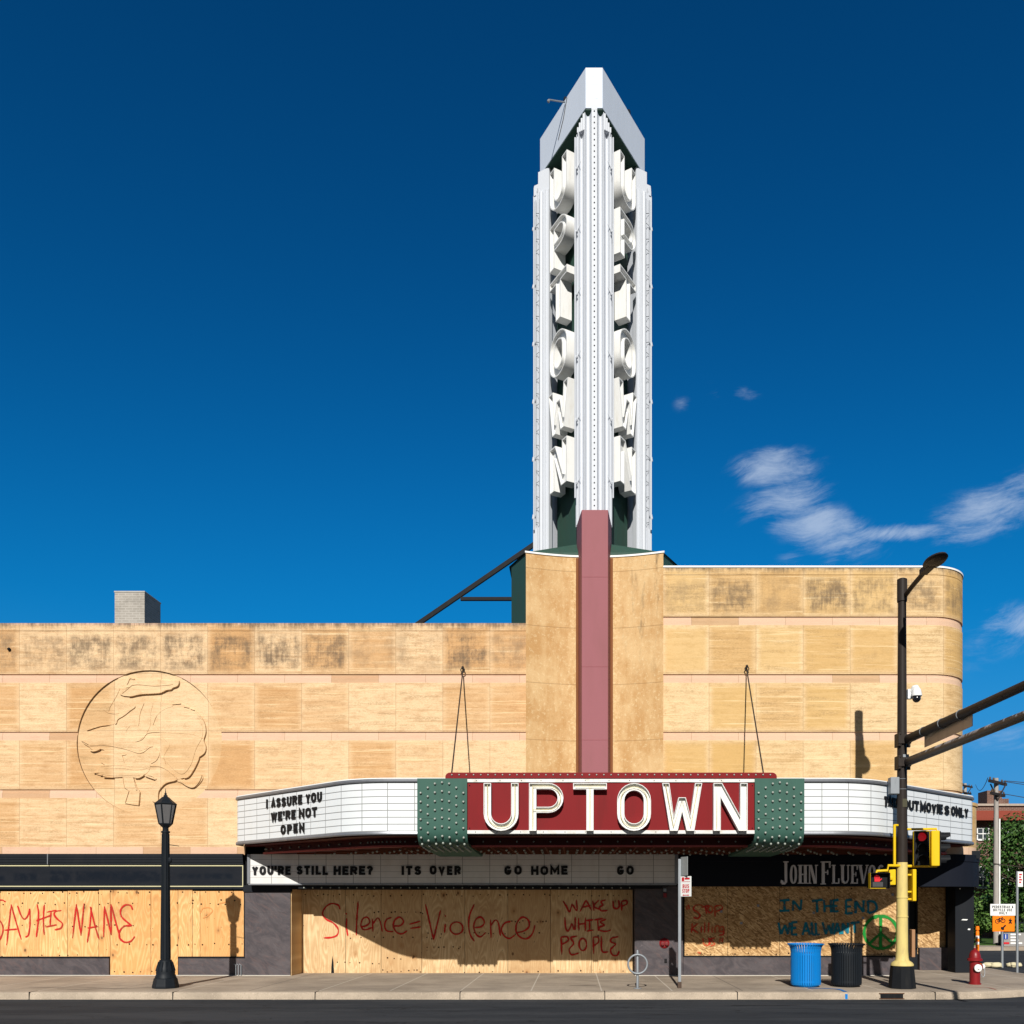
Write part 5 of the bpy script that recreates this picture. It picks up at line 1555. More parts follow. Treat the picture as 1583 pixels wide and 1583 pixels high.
def screws(par, Y, rows):
    m_ = MB()
    for x0, x1, y, step in rows:
        x = x0
        while x < x1:
            r_ = random.uniform(.014, .024); c_ = (XX(x+random.uniform(-2, 2), Y), Y-.001, ZZ(y+random.uniform(-1.6, 1.6), Y))
            m_.lathe([(r_, 0), (r_*.7, .003)], c_, 6, axis='-y'); x += step*random.uniform(.5, 1.6)
    o = obj('screw_heads', m_, paint('dark_screw_holes', (.06, .028, .012), .8, .2), par); o['kind'] = 'stuff'
screws(HL, YH, [(2, 150, 1380, 16), (152, 375, 1379, 18), (5, 375, 1397, 22), (4, 215, 1431, 20), (4, 150, 1477, 26), (180, 375, 1460, 16), (176, 270, 1503, 12), (300, 372, 1392, 30)])
screws(HC, YD, [(470, 975, 1384, 14), (540, 690, 1450, 13), (580, 660, 1411, 9), (520, 590, 1489, 13), (590, 655, 1501, 9), (600, 650, 1482, 14), (660, 720, 1465, 9), (660, 850, 1443, 16), (720, 980, 1502, 22), (790, 850, 1425, 9)])
screws(HR, YO, [(1062, 1385, 1374, 28), (1062, 1385, 1474, 30), (1124, 1126, 1420, 9), (1205, 1207, 1420, 9)])
m_ = MB(); zz0 = ZZ(1505, YD)
m_.slab([(XX(512, YD), zz0), (XX(516.5, YD), zz0), (XX(515.5, YD), zz0+.30), (XX(514, YD), zz0+.47), (XX(512.5, YD), zz0+.25)], YD-.001, YD+.006); obj('split_in_board', m_, M['black'], HC)

# ================================================================== STREET LAMP
LX, LY = XX(256, -3.45), -3.45
ln = thing('street_lamp', 'black cast iron lamp post with glazed lantern on the left pavement', 'street lamp', (LX, LY, 0))
mb = MB(); mb.lathe([(.272, 0), (.272, .05), (.26, .10), (.24, .20), (.22, .225)], (LX, LY, 0), 8, R(22.5)); 
obj('base', mb, M['iron_black'], ln, bevel=.008)
mb = MB(); mb.lathe([(.22, .22), (.21, .26), (.19, .30), (.195, .34), (.175, .44), (.15, .50), (.135, .56), (.13, .59), (.115, .60)], (LX, LY, 0), 24)
mb.lathe([(.125, .59), (.125, .61), (.098, .62), (.072, 3.36), (.09, 3.365), (.09, 3.40), (.062, 3.41), (.06, 3.47), (.08, 3.50)], (LX, LY, 0), 16)
for i in range(12):
    t = 2*math.pi*i/12
    mb.tube([(LX+.096*math.cos(t), LY+.096*math.sin(t), .63), (LX+.070*math.cos(t), LY+.070*math.sin(t), 3.34)], .011, 5)
    mb.tube([(LX+.19*math.cos(t), LY+.19*math.sin(t), .37), (LX+.135*math.cos(t), LY+.135*math.sin(t), .57)], .016, 5)
obj('shaft', mb, M['iron_black'], ln, smooth=40)
mb = MB(); mb.lathe([(.08, 3.49), (.11, 3.52), (.138, 3.55), (.138, 3.57)], (LX, LY, 0), 6, R(30)); obj('lantern_collar', mb, M['iron_black'], ln, bevel=.004); mb = MB(); mb.lathe([(.212, 3.97), (.228, 3.985), (.228, 4.0), (.13, 4.08), (.07, 4.14), (.045, 4.15), (.04, 4.18), (.022, 4.19), (.028, 4.215), (.012, 4.235), (.004, 4.33)], (LX, LY, 0), 6, R(30))
lant = obj('lantern', mb, M['iron_black'], ln, bevel=.004)
for i in range(6):
    t = R(30+60*i)
    m_ = MB(); m_.tube([(LX+.134*math.cos(t), LY+.134*math.sin(t), 3.56), (LX+.212*math.cos(t), LY+.212*math.sin(t), 3.98)], .014, 6); obj('lantern_bar', m_, M['iron_black'], lant)
    t2 = R(90+60*i); k = .975
    m_ = MB(); m_.quad((LX+.126*math.cos(t), LY+.126*math.sin(t), 3.565), (LX+.126*math.cos(t2), LY+.126*math.sin(t2), 3.565), (LX+.203*math.cos(t2), LY+.203*math.sin(t2), 3.975), (LX+.203*math.cos(t), LY+.203*math.sin(t), 3.975))
    obj('glass_pane', m_, M['glass_grey'], lant, fixn=False)
mb = MB(); mb.tube([(LX+.09, LY, ZZ(1306, LY)), (LX+.30, LY-.02, ZZ(1308, LY))], .008, 5); mb.sphere((LX+.1, LY-.02, ZZ(1330, LY)), .05, 8, 5, (1, 1, 1.5))
obj('banner_hook', mb, M['iron_black'], ln)

# ================================================================== SIGNAL POLE
PXX, PYY = XX(1394.5, -3.5), -3.5
sp = thing('signal_pole', 'tall dark street pole with yellow lower half and two mast arms', 'traffic pole', (PXX, PYY, 0))
mb = MB(); mb.lathe([(.29, 0), (.285, .06), (.245, .47), (.235, .49)], (PXX, PYY, 0), 8, R(22.5)); obj('black_base', mb, M['black'], sp, bevel=.01)
mb = MB(); mb.lathe([(.24, .488), (.24, .52), (.21, .56), (.15, .60), (.135, .66), (.125, .8), (.118, 1.55)], (PXX, PYY, 0), 24)
mb.lathe([(.128, 1.53), (.128, 1.56)], (PXX, PYY, 0), 24); mb.lathe([(.127, 1.95), (.127, 1.98)], (PXX, PYY, 0), 24)
mb.lathe([(.118, 1.55), (.114, 2.72)], (PXX, PYY, 0), 24); obj('yellow_sleeve', mb, M['pale_yellow'], sp, smooth=40)
ztop = ZZ(896, PYY)
mb = MB(); mb.lathe([(.112, 2.70), (.085, ztop-.4)], (PXX, PYY, 0), 20); mb.lathe([(.105, ztop-.48), (.105, ztop), (.07, ztop+.02)], (PXX, PYY, 0), 20); obj('pole', mb, M['bronze'], sp, smooth=40)
# luminaire arm toward the street
pts = [(PXX+.05, PYY-.08, ztop-.36), (PXX+.05, PYY-.22, ztop-.34), (PXX+.05, PYY-.5, ztop-.30), (PXX+.04, PYY-1.0, ztop-.27), (PXX+.03, PYY-1.35, ztop-.25)]
mb = MB(); mb.tube([tuple(p) for p in catmull([Vector(p) for p in pts], 4)], .05, 10); 
arm = obj('lamp_arm', mb, M['bronze'], sp, smooth=50)
hx, hy, hz = PXX+.02, PYY-1.75, ztop-.24
mb = MB()
mb.lathe([(.02, -.07), (.17, -.06), (.20, -.02), (.18, .02), (.10, .05), (.02, .06)], (0, 0, 0), 20)
mb.v = [(hx+v[0]*1.0, hy+v[1]*2.0, hz+v[2]) for v in mb.v]
mb.box(hx-.08, hx+.08, hy+.2, hy+.62, hz-.07, hz+.03)
lh = obj('lamp_head', mb, M['bronze'], arm, smooth=40)
mb = MB()   # mast arms over the street
def mast(z, name='mast_arm'):
    m_ = MB()
    a = Vector((PXX+.08, PYY-.08, z)); b = Vector((PXX+.42, -13.0, z+.02))
    n = 14
    m_.tube([a+(b-a)*i/n for i in range(n+1)], .1, 14, radii=[.095-.03*i/n for i in range(n+1)])
    return m_
mz1, mz2 = ZZ(1144, PYY), ZZ(1179, PYY)
ma = obj('mast_arm', mast(mz1), M['bronze'], sp, smooth=50)
def scuffed():
    m = Mat('scuffed_bronze', (.03, .024, .02), .5, spec=.4)
    v = m.pos(); x, y, z = m.xyz(v)
    n = m.noise(m.comb(m.mul(x, 3), m.mul(y, 5.5), m.mul(z, 3)), 1, 5, .75)
    s = m.mul(m.step(n, .50, .55), m.step(y, -4.2, -4.9)); s = m.mul(s, m.step(z, mz2+.0, mz2+.05))
    m.color(m.mix(m.mul(s, .8), (.034, .026, .022), (.42, .41, .42))); return m
obj('mast_arm', mast(mz2), scuffed(), sp, smooth=50)
for z in (mz1, mz2):
    m_ = MB(); m_.box(PXX-.12, PXX-.06, PYY-.14, PYY+.14, z-.15, z+.14); m_.box(PXX-.13, PXX+.15, PYY-.15, PYY-.085, z-.10, z+.10); m_.box(PXX-.02, PXX+.22, PYY+.09, PYY+.14, z-.14, z-.02)
    for s_ in (-1, 1): m_.sphere((PXX-.09, PYY-.15, z+.1*s_), .02, 6, 4)
    obj('clamp', m_, M['bronze'], sp, bevel=.01)
# things carried by the pole
xs = PXX+.22
ssn = thing('street_sign', 'blank tan back of a street name sign clamped to the upper mast arm', 'sign', (xs, -5.3, 5.3))
mb = MB(); mb.box(xs, xs+.012, -6.45, -4.18, mz1-.28, mz1+.10); obj('sign_plate', mb, paint('aluminium_tan_reflection', (.44, .38, .31), .4, .15, 2, metal=.4), ssn)  # tan reflection of the wall is painted into the metal colour
mb = MB()
for y in (-4.45, -5.3, -6.1):
    xa_ = PXX+.08+(y-PYY+.08)/(-9.72)*.34
    mb.tube([(xa_+.098*math.cos(R(t)), y, mz1+.098*math.sin(R(t))) for t in range(0, 360, 24)], .008, 5, closed=True)
    mb.box(xa_+.09, xs+.001, y-.02, y+.02, mz1-.03, mz1+.03)
obj('strap', mb, M['galv'], ssn)
cz = ZZ(1074, PYY)
cm = thing('dome_camera', 'white dome security camera with black globe on the dark pole', 'camera', (PXX+.1, PYY, cz))
mb = MB(); mb.box(PXX+.07, PXX+.17, PYY-.16, PYY-.06, cz-.12, cz+.09); mb.tube([(PXX+.14, PYY-.14, cz+.03), (PXX+.17, PYY-.2, cz+.12), (PXX+.23, PYY-.22, cz+.13)], .035, 8)
obj('bracket', mb, M['white'], cm, bevel=.008)
mb = MB(); mb.lathe([(.03, .15), (.045, .12), (.09, .05), (.112, -.05), (.112, -.08), (.10, -.09)], (PXX+.23, PYY-.22, cz), 20); obj('dome_hood', mb, M['white'], cm, smooth=40)
mb = MB(); mb.sphere((PXX+.23, PYY-.22, cz-.13), .088, 16, 10); obj('globe', mb, paint('smoked_globe', (.008, .008, .010), .12, .05, spec=.8), cm, smooth=60)
jb = thing('junction_box', 'small grey metal cabinet strapped to the pole beside the white letterboard', 'cabinet', (PXX-.2, PYY, ZZ(1216, PYY)))
zc_ = ZZ(1216, PYY)
mb = MB(); mb.box(PXX-.29, PXX-.10, PYY-.13, PYY+.06, zc_-.17, zc_+.19); obj('cabinet', mb, M['galv'], jb, bevel=.01)
for z in (zc_+.16, zc_-.06):
    mb = MB(); mb.tube([(PXX+.103*math.cos(R(t)), PYY+.103*math.sin(R(t)), z) for t in range(0, 360, 24)], .007, 5, closed=True); obj('strap', mb, M['galv'], jb)
mb = MB(); mb.box(PXX-.02, PXX+.11, PYY-.115, PYY-.085, ZZ(1171, PYY)-.05, ZZ(1171, PYY)+.05); o = obj('detector_box', mb, M['galv']); tag(o, 'tiny blue grey detector box on the pole between the mast arms', 'box')
mb = MB(); zn = ZZ(1242, PYY); mb.box(PXX-.03, PXX+.07, PYY-.112, PYY-.104, zn-.09, zn+.09); o = obj('pole_sticker', mb, paint('olive_sticker', (.07, .065, .04), .6, .2)); tag(o, 'small worn olive sticker on the dark pole above the yellow section', 'sticker')

# traffic signals
def head(par, c, facing, h=.76, wd=.34, dep=.20, lit=True, housing='yellow', backplate=True):
    """three-lens head; facing = unit vector of the lens side"""
    f = Vector(facing); r = Vector((-f.y, f.x, 0)); u = Vector((0, 0, 1)); c = Vector(c)
    m_ = MB(); m_.obox(c, r, f, u, wd/2, dep/2, h/2); hs = obj('housing', m_, M[housing], par, bevel=.02)
    m_ = MB(); m_.obox(c+f*(dep/2+.012), r, f, u, wd/2-.015, .012, h/2-.015); obj('lens_board', m_, M['black'], par)
    for i, dz_ in enumerate((h/3, 0, -h/3)):
        cc = c+f*(dep/2+.024)+u*dz_*.97
        rad_ = h/6*.80
        # visor: tunnel open at the bottom
        m_ = MB(); nseg = 18; n0 = 0
        for t in range(nseg+1):
            a = R(-40+260*t/nseg)
            p = cc + r*rad_*math.cos(a) + u*rad_*math.sin(a)
            ln_ = .20 if 0 < math.sin(a) else .12
            m_.v += [tuple(p), tuple(p+f*ln_), tuple(p+f*ln_-(r*math.cos(a)+u*math.sin(a))*.008), tuple(p-(r*math.cos(a)+u*math.sin(a))*.008)]
        for t in range(nseg):
            for q in range(4):
                q2 = (q+1) % 4; m_.f.append((4*t+q, 4*t+4+q, 4*t+4+q2, 4*t+q2))
        obj('visor', m_, M['black'], par, smooth=50)
        m_ = MB(); n = 18; m_.v = [tuple(cc+f*.012)] + [tuple(cc+r*rad_*.9*math.cos(2*math.pi*k/n)+u*rad_*.9*math.sin(2*math.pi*k/n)) for k in range(n)]
        m_.f = [(0, 1+k, 1+(k+1) % n) for k in range(n)]
        lens = M['lamp_red'] if (lit and i == 0) else (paint('dark_lens', (.02, .018, .014), .3, .1))
        obj('lens', m_, lens, par)
zt = ZZ(1312, PYY-.1)
s1 = thing('traffic_signal', 'yellow traffic signal with black lens face showing red to the street', 'traffic light', (XX(1424, PYY-.1), PYY-.1, zt))
head(s1, (XX(1424, PYY-.1), PYY-.1, zt), Vector((-.25, -.97, 0)).normalized())
s2 = thing('traffic_signal', 'yellow traffic signal turned side on with its black visors pointing right', 'traffic light', (XX(1444, PYY), PYY, zt))
head(s2, (XX(1444.5, PYY-.12), PYY-.12, zt-.0), Vector((.97, -.22, 0)).normalized(), wd=.30, dep=.17, lit=False)
mb = MB()
x1_, x2_ = PXX+.08, XX(1445, PYY)
mb.tube([(x1_, PYY, ZZ(1282, PYY)), (x2_, PYY-.1, ZZ(1282, PYY)), (x2_, PYY-.1, ZZ(1287, PYY))], .025, 8); mb.tube([(x1_, PYY, ZZ(1339, PYY)), (x2_, PYY-.1, ZZ(1339, PYY)), (x2_, PYY-.1, ZZ(1336, PYY))], .03, 8)
mb.tube([(PXX-.18, PYY-.05, ZZ(1275, PYY)), (PXX-.18, PYY-.05, ZZ(1338, PYY))], .03, 8); mb.tube([(PXX-.18, PYY-.05, ZZ(1276, PYY)), (PXX, PYY, ZZ(1276, PYY))], .025, 8)
mb.tube([(PXX, PYY-.05, ZZ(1338.5, PYY)), (XX(1370, PYY), PYY-.12, ZZ(1338.5, PYY)), (XX(1369, PYY), PYY-.12, ZZ(1346, PYY)), (XX(1352, PYY), PYY-.14, ZZ(1347, PYY)), (XX(1351, PYY), PYY-.14, ZZ(1352, PYY))], .03, 8)
obj('signal_bracket', mb, M['yellow'], sp, smooth=40)
# walk signal
xw, zw = XX(1356, PYY-.15), ZZ(1361.5, PYY-.15)
ws = thing('walk_signal', 'black pedestrian signal showing a red hand', 'pedestrian signal', (xw, PYY-.15, zw))
mb = MB(); mb.box(xw-.20, xw+.20, PYY-.22, PYY-.06, zw-.155, zw+.155); obj('housing', mb, M['black'], ws, bevel=.012)
mb = MB()
for (a, b, c, d) in ((-.21, -.195, -.165, .165), (.195, .21, -.165, .165)): mb.box(xw+a, xw+b, PYY-.36, PYY-.2, zw+c, zw+d)
mb.box(xw-.1949, xw+.1949, PYY-.36, PYY-.2, zw+.155, zw+.165); obj('hood', mb, M['black'], ws)
mb = MB(); mb.box(xw-.214, xw-.2105, PYY-.36, PYY-.22, zw-.165, zw+.165); mb.box(xw-.2104, xw+.16, PYY-.23, PYY-.221, zw-.168, zw-.158); obj('yellow_edge', mb, M['yellow'], ws)
mb = MB(); hx_, hz_ = xw-.02, zw+.0
mb.slab([(hx_-.06, hz_-.02), (hx_+.05, hz_-.02), (hx_+.05, hz_+.04), (hx_-.06, hz_+.04)], PYY-.226, PYY-.2205)
for i, (dx_, l) in enumerate(((-.052, .06), (-.022, .08), (.010, .075), (.040, .055))): mb.box(hx_+dx_-.011, hx_+dx_+.011, PYY-.2265, PYY-.2207, hz_+.041, hz_+.04+l)
mb.slab([(hx_+.051, hz_-.01), (hx_+.10, hz_+.035), (hx_+.085, hz_+.05), (hx_+.051, hz_+.02)], PYY-.2262, PYY-.2206)
obj('red_hand', mb, M['lamp_red'], ws)
mb = MB(); mb.box(xw-.12, xw+.10, PYY-.224, PYY-.2204, zw-.13, zw-.03); obj('countdown_window', mb, paint('dim_window', (.07, .07, .07), .4, .2), ws)
x = XX(1381.5, PYY-.05); z = ZZ(1356, PYY)
p2_ = thing('walk_signal', 'plain yellow back of a signal box left of the pole', 'pedestrian signal', (x, PYY, z))
mb = MB(); mb.box(x-.085, x+.06, PYY-.02, PYY+.22, z-.17, z+.17); obj('housing', mb, M['yellow'], p2_, bevel=.015)
mb = MB(); mb.lathe([(.045, 0), (.045, .05), (.02, .06)], (x-.06, PYY-.03, z-.02), 12, axis='-y'); obj('hinge_cap', mb, M['yellow'], p2_, smooth=40)
x = XX(1410, PYY); z0_, z1_ = ZZ(1393, PYY), ZZ(1344, PYY)
p3 = thing('traffic_signal', 'narrow yellow signal housing edge on, right of the yellow pole', 'traffic light', (x, PYY, z0_))
mb = MB(); mb.box(x-.02, x+.06, PYY-.10, PYY+.22, z0_, z1_); obj('housing', mb, M['yellow'], p3, bevel=.015)
mb = MB()
for z in (z1_-.12, z0_+.2, z0_+.04): mb.tube([(PXX+.1, PYY, z), (x, PYY, z)], .022, 8)
obj('bracket', mb, M['yellow'], p3)
x = XX(1410.5, PYY+.1); mb = MB(); mb.box(x-.03, x+.045, PYY+.05, PYY+.2, ZZ(1480, PYY), ZZ(1437, PYY)); o = obj('push_button_post', mb, paint('rusty_tan', (.35, .19, .10), .7, .3), bevel=.01); tag(o, 'slim rusty tan strip standing against the yellow pole foot', 'post')

# ================================================================== LITTER BINS
def bin_(px, mat, label):
    Y = -3.1; x = XX(px, Y)
    b = thing('litter_bin', label, 'bin', (x, Y, 0), 'slatted steel litter bins')
    m_ = MB(); m_.lathe([(.26, 0.0), (.285, .02), (.285, .07), (.30, .08)], (x, Y, 0), 32); obj('foot_ring', m_, mat, b, smooth=40)
    m_ = MB(); m_.lathe([(.29, .07), (.292, .10), (.292, .70), (.285, .70)], (x, Y, 0), 32); obj('liner', m_, mat if 'blue' in label else M['black'], b, smooth=40)
    m_ = MB(); ns = 40
    for i in range(ns):
        t = 2*math.pi*(i+.5)/ns; c, s_ = math.cos(t), math.sin(t)
        pr = [(.318, .045), (.325, .09), (.325, .76), (.335, .84), (.36, .90), (.395, .935)]
        for j in range(len(pr)-1):
            r0, z0 = pr[j]; r1, z1 = pr[j+1]; hw = .019; th = .012
            n = len(m_.v)
            for (r_, z_) in ((r0, z0), (r1, z1)):
                for (o_, l_) in ((0, -hw), (0, hw), (-th, hw), (-th, -hw)):
                    m_.v.append((x+(r_+o_)*c-l_*s_, Y+(r_+o_)*s_+l_*c, z_))
            for q in range(4):
                q2 = (q+1) % 4; m_.f.append((n+q, n+q2, n+4+q2, n+4+q))
            if j == 0: m_.f.append((n+3, n+2, n+1, n))
    obj('slats', m_, mat, b)
    m_ = MB()
    m_.lathe([(.383, .930), (.403, .930), (.405, .945), (.385, .950), (.383, .930)], (x, Y, 0), 36, caps=False)
    m_.lathe([(.298, .70), (.312, .70), (.312, .74), (.298, .74), (.298, .70)], (x, Y, 0), 36, caps=False)
    m_.lathe([(.298, .10), (.312, .10), (.312, .14), (.298, .14), (.298, .10)], (x, Y, 0), 36, caps=False)
    obj('rim', m_, mat, b, smooth=30)
    m_ = MB(); m_.lathe([(.30, .745), (.30, .75), (.17, .75), (.17, .745), (.30, .745)], (x, Y, 0), 32, caps=False); obj('lid_ring', m_, M['galv'], b)
    return b
bin_(1245.5, M['blue'], 'bright blue slatted litter bin on the pavement')
bin_(1308.5, M['iron_black'], 'black slatted litter bin beside the signal pole')

# ================================================================== HYDRANT
HY = -2.55; hx0 = XX(1507, HY)
hy_ = thing('fire_hydrant', 'dark red fire hydrant with white outlet caps', 'hydrant', (hx0, HY, 0))
mb = MB(); mb.lathe([(.135, 0), (.135, .03), (.115, .035), (.115, .52), (.14, .53), (.165, .535), (.165, .575), (.13, .60), (.125, .65), (.105, .72), (.07, .77), (.03, .785), (.03, .82), (.015, .825)], (hx0, HY, 0), 24); obj('barrel', mb, M['red_hyd'], hy_, smooth=35)
mb = MB(); mb.lathe([(.06, .08), (.06, .15)], (hx0, HY, .38), 16, axis='-y'); mb.lathe([(.05, .08), (.05, .16)], (hx0, HY, .40), 16, axis='x'); obj('outlet', mb, M['red_hyd'], hy_, smooth=40)
mb = MB(); mb.lathe([(.085, .15), (.085, .18), (.06, .19), (.025, .195), (.025, .22)], (hx0+.0, HY, .38), 16, axis='-y'); obj('outlet_cap', mb, M['white'], hy_, smooth=40)
mb = MB(); mb.lathe([(.065, .16), (.065, .20), (.02, .205), (.02, .23)], (hx0, HY, .40), 16, axis='x'); obj('outlet_cap', mb, M['white'], hy_, smooth=40)
mb = MB(); mb.tube([tuple(p) for p in catmull([Vector(q) for q in ((hx0+.21, HY-.03, .36), (hx0+.20, HY-.05, .22), (hx0+.15, HY-.06, .17), (hx0+.118, HY-.04, .24))], 6)], .008, 5); obj('chain', mb, M['galv'], hy_)

# ================================================================== BUS STOP POST
BY = -3.5; bx = XX(1050.5, BY)
bs = thing('bus_stop_post', 'thin galvanised post carrying a small white and red BUS STOP plate', 'sign post', (bx, BY, 0))
mb = MB(); mb.box(bx-.03, bx+.03, BY-.03, BY+.03, .14, ZZ(1328, BY)); obj('post', mb, M['galv'], bs)
mb = MB(); mb.box(bx-.04, bx+.04, BY-.04, BY+.04, 0, .14); obj('post_foot', mb, paint('rusty_foot', (.09, .06, .045), .8, .3), bs)
ang = R(48)
rt = Vector((math.cos(ang), -math.sin(ang), 0)); nf = Vector((-math.sin(ang), -math.cos(ang), 0))
c0 = Vector((bx+.035, BY-.04, 0)); zb_, zt_ = ZZ(1386, BY), ZZ(1355, BY)
mb = MB(); c = c0+rt*.13+Vector((0, 0, (zb_+zt_)/2)); mb.obox(c, rt, nf, (0, 0, 1), .15, .004, (zt_-zb_)/2); pl = obj('sign_plate', mb, M['white'], bs, bevel=.003)
def ptext(txt, u0, u1, z, h):
    m_ = MB()
    for ch_, a, b in layout(txt, .25):
        o = c0+rt*(u0+(u1-u0)*a)+nf*.005+Vector((0, 0, z)); put_glyph(m_, ch_, .19, o, rt, (0, 0, 1), nf, (u1-u0)*b, h, .002)
    obj('lettering', m_, M['red_text'], pl)
ptext('BUS', .04, .22, zt_-.255, .085); ptext('STOP', .03, .23, zt_-.355, .085)
m_ = MB(); cm_ = lambda u, z: c0+rt*u+nf*.006+Vector((0, 0, z))
m_.obox(cm_(.13, zt_-.405), rt, nf, (0, 0, 1), .06, .001, .008)
for s_ in (-1, 1):
    n = len(m_.v); m_.v += [tuple(cm_(.13+.095*s_, zt_-.405)), tuple(cm_(.13+.058*s_, zt_-.383)), tuple(cm_(.13+.058*s_, zt_-.427))]; m_.f.append((n, n+1, n+2))
m_.obox(cm_(.05, zt_-.06), rt, nf, (0, 0, 1), .035, .001, .04); m_.obox(cm_(.17, zt_-.05), rt, nf, (0, 0, 1), .07, .001, .02); m_.obox(cm_(.13, zt_-.115), rt, nf, (0, 0, 1), .12, .001, .004)
obj('red_marks', m_, M['red_text'], pl)
ang2 = R(68); rt2 = Vector((math.cos(ang2), -math.sin(ang2), 0)); nf2 = Vector((-math.sin(ang2), -math.cos(ang2), 0))
mb = MB(); zb_, zt_ = ZZ(1354, BY), ZZ(1325, BY); c = Vector((bx+.05, BY-.03, (zb_+zt_)/2))+rt2*.10; mb.obox(c, rt2, nf2, (0, 0, 1), .15, .004, (zt_-zb_)/2); obj('sign_plate', mb, paint('sign_back', (.40, .42, .42), .4, .1, metal=.4), bs, bevel=.003)
# bike rack
QY = -3.6; qx = XX(985.5, QY)
bk = thing('bike_rack', 'grey steel bike rack with a ring on a single pipe', 'bike rack', (qx, QY, 0))
mb = MB(); mb.lathe([(.028, 0), (.028, .80), (.018, .83)], (qx, QY, 0), 12); mb.lathe([(.09, 0), (.09, .012), (.03, .02)], (qx, QY, 0), 16); obj('pipe', mb, M['galv'], bk, smooth=40)
mb = MB(); mb.tube([(qx+.205*math.cos(R(t)), QY-.03-.02, .53+.205*math.sin(R(t))) for t in range(0, 360, 12)], .022, 8, closed=True); obj('ring', mb, M['galv'], bk, smooth=60)

# ================================================================== RIGHT-HAND BACKGROUND
# no-stopping post at the corner
Y = 1.0; x = XX(1572.5, Y)
g = thing('parking_sign_post', 'thin pale post with a small white and red plate at the right edge', 'sign post', (x, Y, 0))
mb = MB(); mb.tube([(x, Y, 0), (x, Y, ZZ(1347, Y))], .035, 8); obj('post', mb, M['galv'], g, smooth=50)
mb = MB(); mb.box(x-.01, x+.13, Y-.05, Y-.038, ZZ(1371, Y), ZZ(1347.5, Y)); pl = obj('sign_plate', mb, M['white'], g, bevel=.004)
mb = MB()
for i, z in enumerate((1352, 1356, 1360, 1364)): mb.box(x+.025, x+.10-(.02 if i % 2 else 0), Y-.0535, Y-.0502, ZZ(z+1.2, Y), ZZ(z-1.2, Y))
obj('red_marks', mb, M['red_text'], pl)
# pedestrian / bicycle signs
Y = 5.0; x = XX(1550, Y)
g = thing('detour_sign', 'orange bicycle and walker detour sign below a white sign', 'sign', (x, Y, -.15))
mb = MB(); mb.tube([(x, Y+.03, -.15), (x, Y+.03, ZZ(1400, Y))], .04, 8); obj('post', mb, M['galv'], g, smooth=50)
mb = MB(); mb.box(XX(1530.5, Y), XX(1569.5, Y), Y-.02, Y-.005, ZZ(1415.5, Y), ZZ(1397.5, Y)); wp = obj('white_plate', mb, M['white'], g, bevel=.004)
for t_, a, b, zz in (('PEDESTRIAN &', 1533.5, 1566, 1404), ('BICYCLE USE', 1535, 1564, 1408.8), ('ONLY', 1544, 1556.5, 1413.6)):
    flat_text(t_, XX(a, Y), XX(b, Y), ZZ(zz, Y), .082, Y-.021, M['dark_text'], wp, 'lettering', .2)
mb = MB(); mb.box(XX(1534, Y), XX(1568, Y), Y-.02, Y-.005, ZZ(1440, Y), ZZ(1416, Y)); op = obj('orange_plate', mb, M['orange'], g, bevel=.004)
dc = lambda a, b: (XX(1490+a/4.398, Y), ZZ(1180+b/4.398, Y))
bike = [ell(226,1074,14,13,14), ell(264,1070,14,13,14), [(226,1074),(238,1056),(258,1056),(264,1070)], [(226,1074),(246,1074),(258,1056)], [(238,1056),(246,1074)], [(234,1052),(244,1052)], [(258,1056),(256,1048),(264,1048)]]
walk = [[(314,1062),(313,1078)], [(313,1076),(304,1090)], [(313,1076),(322,1090)], [(313,1062),(303,1070)], [(314,1062),(323,1072)], [(313,1054),(316,1056)]]
arw = [[(282,1100),(256,1126)], [(256,1112),(254,1128)], [(254,1128),(272,1126)]]
stroke_ribbons(bike, dc, Y-.021, .022, M['dark_text'], op, 'bicycle_symbol', False, 0)
stroke_ribbons(walk, dc, Y-.021, .04, M['dark_text'], op, 'walker_symbol', False, 0)
stroke_ribbons(arw, dc, Y-.021, .05, M['dark_text'], op, 'arrow_symbol', False, 0)
# sandbags
def sandbag(px, py, Y, rot, sc, label):
    x = XX(px, Y); m_ = MB(); m_.sphere((0, 0, 0), 1, 20, 12)
    vs = []
    for v in m_.v:
        p = Vector(v); n = mnoise.noise(p*1.7+Vector((px, 0, 0)))*.28
        sx_ = math.copysign(abs(p.x)**.7, p.x); p2 = Vector((sx_*.26*sc, p.y*.18*sc, p.z*.115*sc))*(1+n)
        p2.rotate(Matrix.Rotation(rot, 3, 'Z')); vs.append((x+p2.x, Y+p2.y, -.15+.11*sc+max(-.11*sc, p2.z)))
    m_.v = vs
    o = obj('sandbag', m_, M['sandbag'], smooth=70); tag(o, label, 'sandbag', 'sandbags round the detour sign')
sandbag(1529, 1491, 5.1, .15, .75, 'cream sandbag left of the detour sign post, outermost one'); sandbag(1539, 1491, 5.0, -.2, .75, 'cream sandbag touching the left side of the detour sign post')
sandbag(1563, 1490, 5.3, .3, .62, 'cream sandbag just right of the detour sign post'); sandbag(1571, 1489, 5.2, -.1, .7, 'cream sandbag beside the foot of the thin parking post')
